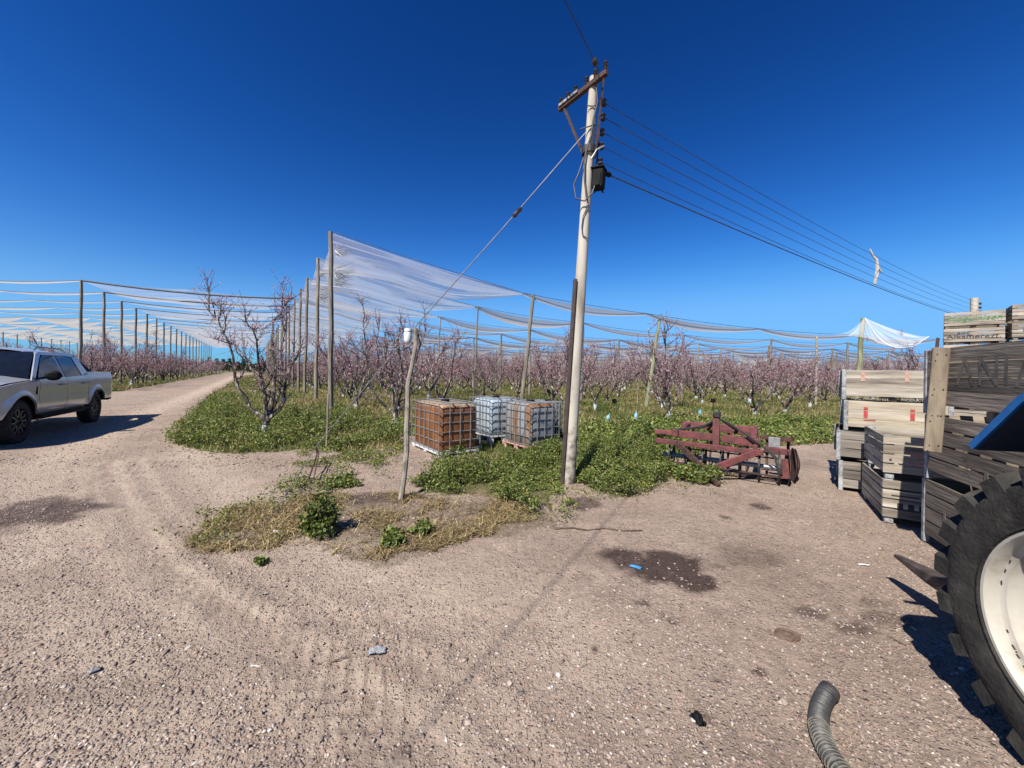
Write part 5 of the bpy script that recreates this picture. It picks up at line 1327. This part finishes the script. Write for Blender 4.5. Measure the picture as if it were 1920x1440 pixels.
# local: x forward, y left (towards the camera side), z up
def rearwheel(yc, flip):
    wh = bpy.data.objects.new('wheel', None); col.objects.link(wh); wh.parent = tr; wh.location = (0, yc, .64)
    wd = .37; A_ = Matrix.Rotation(R(-90), 3, 'X')      # lathe axis z -> +y
    mb = MB()
    prof = [(.404, 0), (.415, .006), (.418, .013), (.424, .013), (.427, .007), (.444, .012), (.47, .018), (.50, .020), (.545, .018), (.578, .006), (.592, -.02), (.596, -.06), (.598, -wd / 2), (.596, -wd + .06), (.592, -wd + .02), (.578, -wd - .006), (.50, -wd - .02), (.425, -wd)]
    mb.lathe(prof, 72, A_)
    nl = 21
    def P(r_, a, y): return Vector((r_ * math.cos(a), y, r_ * math.sin(a)))
    for k in range(nl):
        for side in (0, 1):
            a0 = 6.2832 * (k + .5 * side) / nl + .923
            ys = [.012, -.02, -wd * .3, -wd * .54] if side == 0 else [-wd - .012, -wd + .02, -wd * .7, -wd * .46]
            sh = [0, .02, .17, .30]; wv = [.080, .078, .064, .054]
            rin = [.555, .57, .58, .58]; rout = [.638, .652, .654, .654]
            vs = []
            for q in range(4):
                aa = a0 + sh[q]; dw = wv[q]
                vs += [P(rin[q], aa - dw, ys[q]), P(rin[q], aa + dw, ys[q]), P(rout[q], aa + dw * .80, ys[q]), P(rout[q], aa - dw * .80, ys[q])]
            fs = []
            for q in range(3):
                for e in range(4): fs.append((q * 4 + e, (q + 1) * 4 + e, (q + 1) * 4 + (e + 1) % 4, q * 4 + (e + 1) % 4))
            fs += [(3, 2, 1, 0), (12, 13, 14, 15)]
            mb.add(vs, fs)
    ty = mb.obj('tyre', M['oldrubber'], wh, 32)
    mb = MB()
    mb.lathe([(.404, -.012), (.412, -.003), (.410, .007), (.399, .005), (.390, -.012), (.386, -.045), (.378, -.052), (.368, -.056), (.362, -.085), (.345, -.105), (.32, -.11), (.30, -.10), (.26, -.085), (.16, -.10), (.14, -.12)], 72, A_)
    mb.lathe([(.425, -wd + .01), (.41, -wd + .05), (.40, -wd + .1), (.37, -.12)], 48, A_)
    mb.obj('rim', M['creampaint'], wh, 30)
    mb = MB(); rgs = random.Random(4)
    for k in range(26):
        a = rgs.uniform(0, 6.28); rr_ = rgs.uniform(.30, .40); c_ = P(rr_, a, -.045 if rr_ > .372 else -.10); mb.beam(P(.381, a, -.047), P(.381, a + rgs.uniform(.01, .05), -.047 + rgs.uniform(0, .004)), .003, .004)
    mb.obj('scuff_marks', M['rust'], wh)
    mb = MB(); mb.tube([P(.335, .9, -.10), P(.345, .9, -.04)], .008, 8); mb.obj('valve', M['blackplastic'], wh)
    mb = MB(); mb.lathe([(.14, -.13), (.14, -.06), (.12, -.045), (.06, -.045), (.055, .0), (0, .01)], 24, A_)
    for k in range(8):
        a = k * .785; mb.lathe([(0, .02), (.014, .018), (.016, 0)], 6, A_, (.21 * math.cos(a), -.09, .21 * math.sin(a)))
    mb.obj('hub', M['creampaint'], wh, 40)
    if flip: wh.rotation_euler = (0, 0, math.pi)
    return wh
rearwheel(0, False); rearwheel(-1.62, True)
def fender(y0):
    mb = MB(); prof = [(.475, .615), (.27, .855), (.0, 1.02), (-.35, 1.08), (-.70, .98), (-.92, .70)]; th = .03; n = len(prof); vs = []
    prof = [(x, z + .655) for x, z in prof]
    for i, (x, z) in enumerate(prof):
        a = prof[max(i - 1, 0)]; b = prof[min(i + 1, n - 1)]; dx, dz = b[0] - a[0], b[1] - a[1]; l = math.hypot(dx, dz); nx, nz = dz / l, -dx / l
        for y in (y0 + .02, y0 - .50): vs += [(x, y, z), (x + nx * th, y, z + nz * th)]
    fs = []
    for i in range(n - 1):
        q = i * 4; r_ = q + 4; fs += [(q, q + 2, r_ + 2, r_), (q + 1, r_ + 1, r_ + 3, q + 3), (q, r_, r_ + 1, q + 1), (q + 2, q + 3, r_ + 3, r_ + 2)]
    fs += [(0, 1, 3, 2), ((n - 1) * 4, (n - 1) * 4 + 2, (n - 1) * 4 + 3, (n - 1) * 4 + 1)]
    mb.add(vs, fs); fo = mb.obj('fender', M['bluepaint'], tr)
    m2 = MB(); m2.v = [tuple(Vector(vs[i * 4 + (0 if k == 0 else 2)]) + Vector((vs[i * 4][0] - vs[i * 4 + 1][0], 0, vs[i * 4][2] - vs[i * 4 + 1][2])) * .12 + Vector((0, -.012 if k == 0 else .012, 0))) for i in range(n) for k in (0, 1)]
    m2.f = [(i * 2, i * 2 + 1, i * 2 + 3, i * 2 + 2) for i in range(n - 1)]; m2.obj('lining', M['fenderlining'], fo); return fo  # added dark sheet that paints the shade under the blue fender
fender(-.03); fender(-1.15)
mb = MB(); mb.box((-.2, -.99, .75), (1.5, .42, .42), bevel=.04); mb.box((-1.5, -.99, .72), (1.6, .38, .40), bevel=.04); mb.obj('chassis', M['tractorgrey'], tr)
mb = MB(); mb.box((-1.55, -.99, 1.16), (1.5, .50, .44), bevel=.08); mb.obj('hood', M['bluepaint'], tr)
mb = MB(); mb.tube([(0, -.1, .655), (0, -1.85, .655)], .07, 12); mb.obj('axle', M['tractorgrey'], tr)
mb = MB(); mb.box((-.35, -.99, 1.16), (.42, .44, .08), bevel=.03); mb.box((-.56, -.99, 1.36), (.07, .42, .36), bevel=.03); mb.obj('seat', M['blackplastic'], tr)
mb = MB(); mb.tube([(-1.0, -.99, 1.2), (-.82, -.99, 1.52)], .02, 8); mb.lathe([(.17, -.012), (.19, 0), (.17, .012), (.16, 0)], 24, Matrix.Rotation(R(-28), 3, 'Y'), (-.82, -.99, 1.52), True); mb.obj('steering_wheel', M['blackplastic'], tr)
for s_ in (-.45, -1.53):
    wh = bpy.data.objects.new('wheel', None); col.objects.link(wh); wh.parent = tr; wh.location = (-2.1, s_, .40)
    mb = MB(); mb.lathe([(.22, -.1), (.34, -.12), (.40, -.08), (.40, .08), (.34, .12), (.22, .1)], 32, Matrix.Rotation(R(90), 3, 'X')); mb.obj('tyre', M['oldrubber'], wh, 40)
    mb = MB(); mb.lathe([(.225, -.09), (.2, -.05), (.08, -.04), (0, -.05)], 24, Matrix.Rotation(R(90), 3, 'X')); mb.lathe([(.225, .09), (.2, .05), (.08, .04), (0, .05)], 24, Matrix.Rotation(R(90), 3, 'X')); mb.obj('rim', M['creampaint'], wh, 40)
# forks on the linkage
def fork(y):
    mb = MB(); vs = []
    for (x, zb, zt, w_) in ((.45, .20, .33, .12), (.95, .20, .315, .12), (1.35, .225, .29, .11), (1.66, .255, .27, .045)):
        vs += [(x, y - w_ / 2, zb), (x, y + w_ / 2, zb), (x, y + w_ / 2, zt), (x, y - w_ / 2, zt)]
    fs = [(3, 2, 1, 0), (12, 13, 14, 15)]
    for q in range(3):
        for e in range(4): fs.append((q * 4 + e, (q + 1) * 4 + e, (q + 1) * 4 + (e + 1) % 4, q * 4 + (e + 1) % 4))
    mb.add(vs, fs); mb.beam((.43, y, .2), (.43, y, .85), .10, .05); return mb.obj('fork', M['forksteel'], tr)
fork(-.54); fork(-1.0)
mb = MB(); mb.beam((.38, -.50, .75), (.38, -1.06, .75), .05, .10); mb.beam((.38, -.50, .35), (.38, -1.06, .35), .05, .10); mb.beam((.36, -.7, .5), (-.1, -.8, .6), .05, .05); mb.beam((.36, -.95, .5), (-.1, -1.0, .6), .05, .05); mb.obj('fork_frame', M['forksteel'], tr)

# ------------------------------------------------------------------ pickup
def build_pickup():
    rear = Vector((-11.88, 10.80, 0)); hd = Vector((.51, -.86, 0)).normalized(); S = 1.10; lft = Vector((-hd.y, hd.x, 0))
    # rear = ground contact of the near rear tyre
    orig = rear + hd * (1.635 * S) - lft * (.80 * S)
    t = thing('pickup_truck', 'silver four-door pickup parked on the farm road, nose towards the yard', 'pickup', orig, math.atan2(hd.y, hd.x)); t.scale = (S, S, S)
    WX = 1.635; WZ = .39; AR = .485
    def topz(x): return float(np.interp(x, [-2.8, -1.2, -1.0, 1.0, 1.3, 1.9, 2.3, 2.55], [1.27, 1.26, 1.21, 1.17, 1.15, 1.10, 1.03, .95]))
    def botz(x):
        b = .50 if abs(x) < 1.6 else (.58 if x < 0 else .46)
        for c in (WX, -WX):
            d = abs(x - c)
            if d < AR: b = max(b, WZ + math.sqrt(AR * AR - d * d))
        return b
    def hw(x, z):
        y = float(np.interp(z, [.40, .55, .70, .85, 1.0, 1.12, 1.20, 1.28], [.875, .925, .948, .940, .952, .945, .925, .90]))
        for c in (WX, -WX):
            r_ = math.hypot(x - c, z - WZ); y += .035 * math.exp(-((r_ - AR - .01) / .065) ** 2)
        if x > 1.75: y -= .20 * ((x - 1.75) / .8) ** 2
        if x < -2.5: y -= .05 * ((-2.5 - x) / .3) ** 2
        return y
    def side(mb, x0, x1, s, nx=26, nz=14, th=.03):
        xs = np.linspace(x0, x1, nx + 1); base = len(mb.v)
        for x in xs:
            b, tp = botz(x), topz(x)
            for k in range(nz + 1):
                z = b + (tp - b) * k / nz; mb.v.append((x, s * hw(x, z), z))
        for x in xs:
            b, tp = botz(x), topz(x)
            for k in range(nz + 1):
                z = b + (tp - b) * k / nz; mb.v.append((x, s * (hw(x, z) - th), z))
        n1 = (nx + 1) * (nz + 1); I = lambda l, i, k: base + l * n1 + i * (nz + 1) + k
        for i in range(nx):
            for k in range(nz):
                mb.f.append((I(0, i, k), I(0, i + 1, k), I(0, i + 1, k + 1), I(0, i, k + 1))); mb.f.append((I(1, i, k), I(1, i, k + 1), I(1, i + 1, k + 1), I(1, i + 1, k)))
            for k in (0, nz): mb.f.append((I(0, i, k), I(0, i + 1, k), I(1, i + 1, k), I(1, i, k)))
        for i in (0, nx):
            for k in range(nz): mb.f.append((I(0, i, k), I(0, i, k + 1), I(1, i, k + 1), I(1, i, k)))
    P = 'carpaint'
    def roofz(x, y): return float(np.interp(x, [-1.15, -.8, 0, .5, .75], [1.70, 1.765, 1.80, 1.775, 1.72])) - .09 * (abs(y) / .66) ** 3
    mb = MB(); mb.box((-2.0, 0, .80), (1.6, 1.7, .04)); body = mb.obj('bed_floor', M['blackplastic'], t)
    mb = MB(); mb.box((-1.18, 0, .92), (.05, 1.72, .66)); mb.obj('bed_wall', M[P], t)
    mb = MB(); mb.prism([(-2.80, .62), (-2.80, 1.27), (-2.75, 1.27), (-2.75, .62)], -.86, .86); mb.obj('tailgate', M[P], t)
    for s in (1, -1):
        mb = MB(); side(mb, -2.78, -1.135, s); mb.obj('bed_side', M[P], t, 40)
        mb = MB(); side(mb, 1.075, 2.42, s); mb.obj('front_fender', M[P], t, 40)
    mb = MB(); mb.grid(lambda u, v: (1.12 + u * 1.36, (v * 2 - 1) * (.90 - .13 * u * u), topz(1.12 + u * 1.36) + .008 + .065 * (1 - (2 * v - 1) ** 4) * (1 - .6 * u) + .018 * math.exp(-((abs(v - .5) - .3) / .05) ** 2)), 12, 24); mb.obj('hood', M[P], t, 50)
    mb = MB(); mb.grid(lambda u, v: (-1.12 + u * 1.72, (v * 2 - 1) * .68, roofz(-1.12 + u * 1.72, (v * 2 - 1) * .66)), 16, 14)
    roof = mb.obj('roof', M[P], t, 60)
    for s in (1, -1):
        mb = MB(); mb.tube([(.38, s * .60, 1.76), (.28, s * .60, 1.815), (-.7, s * .60, 1.815), (-.92, s * .60, 1.755)], [.016, .018, .018, .014], 8); mb.obj('roof_rail', M['rimsilver'] if s > 0 else M['rimsilver'], roof, True)
    def hy_(z): return float(np.interp(z, [1.15, 1.72], [.915, .69]))   # greenhouse half width
    def gpan(mb, poly, s, out=0, th=.02):
        n = len(poly); b = len(mb.v)
        for k in range(2):
            for x, z in poly: mb.v.append((x, s * (hy_(z) + out - k * th), z))
        mb.f.append(tuple(b + i for i in range(n))); mb.f.append(tuple(b + n + i for i in range(n - 1, -1, -1)))
        for i in range(n): mb.f.append((b + i, b + (i + 1) % n, b + n + (i + 1) % n, b + n + i))
    # pillars and frames
    for s in (1, -1):
        mb = MB()
        gpan(mb, [(1.28, 1.15), (1.16, 1.15), (.46, 1.66), (.58, 1.70)], s)                # A pillar
        gpan(mb, [(.62, 1.655), (.50, 1.715), (-.6, 1.735), (-1.10, 1.70), (-1.02, 1.63), (-.6, 1.665), (.4, 1.655)], s)
        gpan(mb, [(.03, 1.17), (-.07, 1.17), (-.09, 1.665), (-.01, 1.665)], s)
        gpan(mb, [(-.93, 1.17), (-1.34, 1.20), (-1.08, 1.70), (-.88, 1.66)], s)
        mb.obj('pillar', M[P], body, 30)
        mb = MB(); gpan(mb, [(-1.30, 1.26), (-1.78, 1.27), (-1.62, 1.30), (-1.22, 1.62), (-1.10, 1.70)], s, -.01, .05); mb.obj('sport_bar', M[P], body)
        mb = MB(); gpan(mb, [(-1.32, 1.29), (-1.60, 1.30), (-1.24, 1.56)], s, -.002, .012); mb.obj('trim', M['blackplastic'], body)
    for s in (1, -1):
        for (x0, x1, win) in ((-1.12, -.06, [(-.09, 1.20), (-.86, 1.20), (-.80, 1.62), (-.62, 1.655), (-.12, 1.66)]), (-.045, 1.06, [(1.02, 1.19), (-.02, 1.20), (-.03, 1.655), (.40, 1.65), (.55, 1.58)])):
            mb = MB(); side(mb, x0, x1, s, 14, 12); d_ = mb.obj('door', M[P], t, 40)
            mb = MB(); gpan(mb, win, s, .004, .012); mb.obj('window', M['glass'], d_)
            xh = x0 + .16; mb = MB(); mb.beam((xh, s * (hw(xh, 1.03) + .022), 1.035), (xh + .2, s * (hw(xh, 1.03) + .022), 1.035), .025, .03, .008); mb.box((xh + .02, s * (hw(xh, 1.03) + .008), 1.035), (.02, .03, .02)); mb.obj('handle', M['rimsilver'], d_)
        mb = MB(); mb.lathe([(0, .075), (.07, .07), (.105, .04), (.115, 0), (.10, -.05), (.06, -.07), (0, -.07)], 18, Matrix.Rotation(R(8 * s), 3, 'Z') @ Matrix.Diagonal((1, 1.05, .88)) @ Matrix.Rotation(R(90), 3, 'Y'), (.92, s * 1.07, 1.235)); mb.beam((.90, s * .90, 1.18), (.92, s * 1.0, 1.20), .06, .04); mb.obj('mirror', M['blackplastic'], t)
        mb = MB(); mb.tube([(-1.05, s * .93, .44), (-.95, s * .96, .42), (1.0, s * .96, .42), (1.1, s * .93, .44)], .035, 8); mb.obj('side_step', M['blackplastic'], t, True)
        mb = MB(); mb.box((1.18, s * (hw(1.18, .95) + .003), .95), (.035, .012, .15), bevel=.004); mb.obj('fender_vent', M['blackplastic'], t)
        mb = MB(); mb.box((2.36, s * .76, .92), (.22, .20, .14), Matrix.Rotation(R(-24 * s), 3, 'Z'), .03); mb.obj('headlight', M['lamp'], t)
        mb = MB(); mb.box((-2.79, s * .83, 1.05), (.05, .13, .30), bevel=.02); mb.obj('tail_light', M['redlamp'], t)
    mb = MB(); mb.grid(lambda u, v: (1.26 - .68 * u + .10 * (1 - (2 * v - 1) ** 2) * (1 - u), (v * 2 - 1) * (.86 - .19 * u), 1.185 + .53 * u + .012 * math.sin(u * 3.14)), 8, 14); mb.obj('windshield', M['glass'], t, 60)
    mb = MB(); mb.grid(lambda u, v: (-1.30 + .20 * u, (v * 2 - 1) * (.80 - .14 * u), 1.22 + .48 * u), 3, 6); mb.obj('rear_window', M['glass'], t)
    mb = MB(); mb.prism([(2.30, .40), (2.56, .46), (2.58, .72), (2.50, .98), (2.30, 1.02)], -.78, .78); mb.obj('front_bumper', M['blackplastic'], t)
    mb = MB(); mb.prism([(-2.95, .52), (-2.95, .70), (-2.70, .74), (-2.70, .50)], -.84, .84); mb.obj('rear_bumper', M['blackplastic'], t)
    mb = MB(); mb.box((-.02, 0, .53), (2.10, 1.78, .34)); mb.box((0, 0, .55), (5.0, 1.0, .28)); mb.box((0, 0, .95), (2.2, 1.7, .40)); mb.box((1.65, 0, .93), (1.2, 1.0, .26)); mb.obj('underbody', M['rimdark'], t)
    mb = MB(); mb.box((1.02, 0, 1.19), (.5, 1.5, .06)); mb.obj('dashboard', M['blackplastic'], t)
    for x in (WX, -WX):
        for s in (1, -1):
            wh = bpy.data.objects.new('wheel', None); col.objects.link(wh); wh.parent = t; wh.location = (x, s * .80, WZ)
            A_ = Matrix.Rotation(R(-90 * s), 3, 'X')
            mb = MB(); mb.lathe([(.25, .115), (.30, .128), (.355, .12), (.385, .09), (.392, .04), (.392, -.04), (.385, -.09), (.355, -.12), (.25, -.12)], 48, A_)
            for k in range(36):
                a = k * 6.2832 / 36; c_ = A_ @ Vector((.385 * math.cos(a), .385 * math.sin(a), .09)); rt = A_ @ Matrix.Rotation(a, 3, 'Z'); mb.box(c_, (.022, .036, .05), rt)
            mb.obj('tyre', M['tyre'], wh, 35)
            mb = MB(); mb.lathe([(.255, .10), (.245, .085), (.235, .03), (.1, .03), (.0, .035)], 40, A_)
            for k in range(6):
                a = k * 1.0472 + .3
                for da in (-.20, .20):
                    p = A_ @ Vector((.06 * math.cos(a), .06 * math.sin(a), .075)); q = A_ @ Vector((.235 * math.cos(a + da), .235 * math.sin(a + da), .088)); mb.beam(p, q, .030, .03, .004)
            mb.lathe([(0, .095), (.035, .09), (.06, .07), (.06, .03)], 16, A_)
            rm_ = mb.obj('rim', M['rimdark'], wh, 35)
            for k in range(6):
                mb = MB(); a = k * 1.0472 + .3 + .5236
                P_ = [(.09, 0), (.15, -.30), (.225, -.24), (.238, 0), (.225, .24), (.15, .30)]
                pt = [A_ @ Vector((r_ * math.cos(a + d_), r_ * math.sin(a + d_), .098)) for r_, d_ in P_]
                for e in range(6):
                    if e == 2 and k % 2: continue
                    mb.beam(pt[e], pt[(e + 1) % 6], .014, .010)
                mb.obj('spoke_edge', M['rimsilver'], wh)
    return t
build_pickup()

# ------------------------------------------------------------------ ribbed hose and litter
cp = [(1556, 1300), (1547, 1308), (1538, 1326), (1535, 1348), (1539, 1375), (1550, 1403), (1567, 1432), (1590, 1462), (1625, 1495), (1680, 1530)]
ctrl = [at(x, y, .04) for x, y in cp]; ctrl[0].z = .055; ctrl[1].z = .045
path = []
for i in range(len(ctrl) - 1):
    a = ctrl[max(i - 1, 0)]; b = ctrl[i]; c = ctrl[i + 1]; d = ctrl[min(i + 2, len(ctrl) - 1)]
    for k in range(22):
        t = k / 22; path.append(.5 * ((2 * b) + (c - a) * t + (2 * a - 5 * b + 4 * c - d) * t * t + (3 * b - a - 3 * c + d) * t ** 3))
hs_ = thing('suction_hose', 'black ribbed suction hose lying on the dirt left of the tractor wheel', 'hose')
acc = 0; rad = []
for i, p in enumerate(path):
    if i: acc += (p - path[i - 1]).length
    rad.append(.049 + .003 * math.cos(acc * 6.283 / .0155) if True else 0)
fine = []; frad = []
tot = acc; cum = [0]
for i in range(1, len(path)): cum.append(cum[-1] + (path[i] - path[i - 1]).length)
nn = int(tot / .0032)
for k in range(nn):
    s = tot * k / nn; i = max(0, int(np.searchsorted(cum, s)) - 1); i = min(i, len(path) - 2); f = (s - cum[i]) / max(cum[i + 1] - cum[i], 1e-6)
    fine.append(path[i].lerp(path[i + 1], f)); frad.append(.037 + .0038 * math.cos(s * 6.283 / .014))
mb = MB(); mb.tube(fine, frad, 18, cap=False); mb.obj('ribbed_tube', M['hose'], hs_, True)
mb = MB()
k0 = int(nn * .42)
for k in range(k0, nn - 4, 5):
    d_ = (fine[k + 1] - fine[k]).normalized(); mb.lathe([(.0365, -.001), (.0418, -.001), (.0418, .001), (.0365, .001)], 18, d_.to_track_quat('Z', 'Y').to_matrix(), fine[k], True)
mb.obj('wire_helix', M['hosewire'], hs_)
mb = MB(); d_ = (fine[0] - fine[3]).normalized(); mb.lathe([(.026, .004), (.040, .006), (.042, 0), (.041, -.02), (.036, -.025)], 18, d_.to_track_quat('Z', 'Y').to_matrix(), fine[0]); mb.obj('cuff', M['hose'], hs_, True)

def crumple(nm, px, py, size, mat, label, cat, seed, flat=.35, rz=0, z=.0, n=7, amp=.35):
    rg = random.Random(seed); mb = MB(); p = at(px, py)
    mb.grid(lambda u, v: (size[0] * (u - .5) + rg.uniform(-1, 1) * amp * size[0] / n, size[1] * (v - .5) + rg.uniform(-1, 1) * amp * size[1] / n, size[2] * (1 - (2 * u - 1) ** 2 * .6) * (1 - (2 * v - 1) ** 2 * .9) + rg.uniform(0, 1) * flat * size[2]), n, n)
    top = len(mb.v); o_ = mb.obj(nm, M[mat], None, 20); md = o_.modifiers.new('s', 'SOLIDIFY'); md.thickness = .002
    o_.location = (p.x, p.y, gz(p.x, p.y) + .004 + z); o_.rotation_euler[2] = rz; return tag(o_, label, cat)
crumple('crushed_bottle', 708, 1226, (.095, .045, .028), 'litterclear', 'crushed clear plastic bottle lying on the near dirt', 'bottle', 3, .6, .15)
crumple('plastic_scrap', 1192, 1064, (.09, .035, .012), 'litterblue', 'bright blue plastic scrap on the dark damp patch', 'scrap', 4, .6, -.6)
crumple('metal_scrap', 175, 1262, (.045, .035, .014), 'binpost', 'small grey scrap on the dirt at lower left', 'scrap', 5, .5, .9)
crumple('rubber_scrap', 1308, 1360, (.045, .06, .03), 'blackplastic', 'small black rubber scrap between the hose and the near dirt', 'scrap', 6, .8, .3)
crumple('paper_scrap', 480, 1252, (.06, .012, .005), 'palestick', 'thin pale scrap on the tyre tracks', 'scrap', 7, .6, -.1)
crumple('paper_scrap', 1620, 1060, (.09, .015, .006), 'whiteplastic', 'thin white scrap near the fork tip', 'scrap', 8, .6, -.2)
crumple('paper_scrap', 1628, 1046, (.03, .015, .006), 'palestick', 'tiny pale scrap by the fork tip', 'scrap', 18, .6, .2)
crumple('plastic_sheet', 520, 998, (.10, .05, .02), 'whiteplastic', 'white torn plastic bit in the straw', 'scrap', 9, .6, -.2)
p = at(1476, 1192); mb = MB(); mb.lathe([(0, .006), (.03, .009), (.055, .006), (.062, .014), (.072, .012), (.076, -.002)], 18, Matrix.Diagonal((1, .78, 1))); o_ = mb.obj('dried_clod', surf('clod', (.10, .06, .04), (.22, .15, .11), .9, scale=40, bump=.9)); o_.location = (p.x, p.y, gz(p.x, p.y)); tag(o_, 'flat round dried clod on the dirt above the hose', 'clod')
def stick(nm, pp, r, label, mat='stickwood'):
    mb = MB(); pts = [at(x, y) for x, y in pp]; pts = [Vector((q.x, q.y, gz(q.x, q.y) + r * 1.1)) for q in pts]; mb.tube(pts, [r * (1 - .5 * i / len(pts)) for i in range(len(pts))], 5); tag(mb.obj(nm, M[mat]), label, 'stick')
stick('stick', [(1040, 993), (1075, 992), (1100, 996), (1135, 993), (1170, 997), (1205, 996)], .010, 'long dark stick lying at the edge of the weeds')
stick('stick', [(595, 1245), (622, 1243), (650, 1243)], .005, 'short grey twig left of the crushed bottle')
stick('stick', [(1640, 1185), (1670, 1195), (1700, 1212)], .005, 'thin twig in front of the tractor wheel shadow')
stick('stick', [(1205, 775), (1185, 765), (1160, 790)], .012, 'thin bare sapling stick lying in the grass', 'palestick')
for px, py, lb in ((1138, 797, 'blue plastic tree guard in the grass, leftmost of three'), (1192, 793, 'pale blue tree guard in the grass, middle of three'), (1312, 786, 'bright blue tree guard behind the cultivator mast')):
    p = at(px, py); mb = MB(); mb.tube([(0, 0, 0), (.01, 0, .1), (.03, 0, .19)], [.045, .065, .04], 7); mb.tube([(.02, 0, .17), (.05, 0, .27)], [.02, .006], 5)
    o_ = mb.obj('tree_guard', M['blueplastic'], None, True); o_.location = (p.x, p.y, .12); o_.rotation_euler = (random.uniform(-.2, .2), random.uniform(-.2, .2), 0); tag(o_, lb, 'tree guard')
for px, py, lb in ((1152, 752, 'small dark crate hanging among the trees right of the pole'), (1337, 751, 'small dark box among the trees behind the cultivator mast')):
    p = at(px, 776); q = atd(px, py, p.y); mb = MB(); mb.box(q, (.16, .12, .17), bevel=.01); mb.tube([(q.x, q.y, 0), (q.x, q.y, q.z)], .012, 5); tag(mb.obj('trap_box', M['blackplastic']), lb, 'box')
p = at(1195, 762); mb = MB(); mb.beam((p.x, p.y, 0), (p.x, p.y, 1.15), .05, .03); mb.beam((p.x - .35, p.y, .85), (p.x + .05, p.y, .85), .03, .03); tag(mb.obj('wooden_cross', M['palewood']), 'pale wooden cross stake among the trees right of the pole', 'stake')
p = at(612, 842); mb = MB(); mb.beam((p.x, p.y, 0), (p.x + .02, p.y, 1.1), .03, .03); tag(mb.obj('thin_stake', M['postwood']), 'thin upright stake in the weeds below the tallest post', 'stake')
p = at(420, 782); mb = MB(); mb.box((0, 0, .03), (.55, .16, .05), bevel=.01); o_ = mb.obj('plank_piece', M['palewood']); o_.location = (p.x, p.y, .12); o_.rotation_euler = (.1, .05, .15); tag(o_, 'pale plank piece lying in the weeds by the road', 'plank')
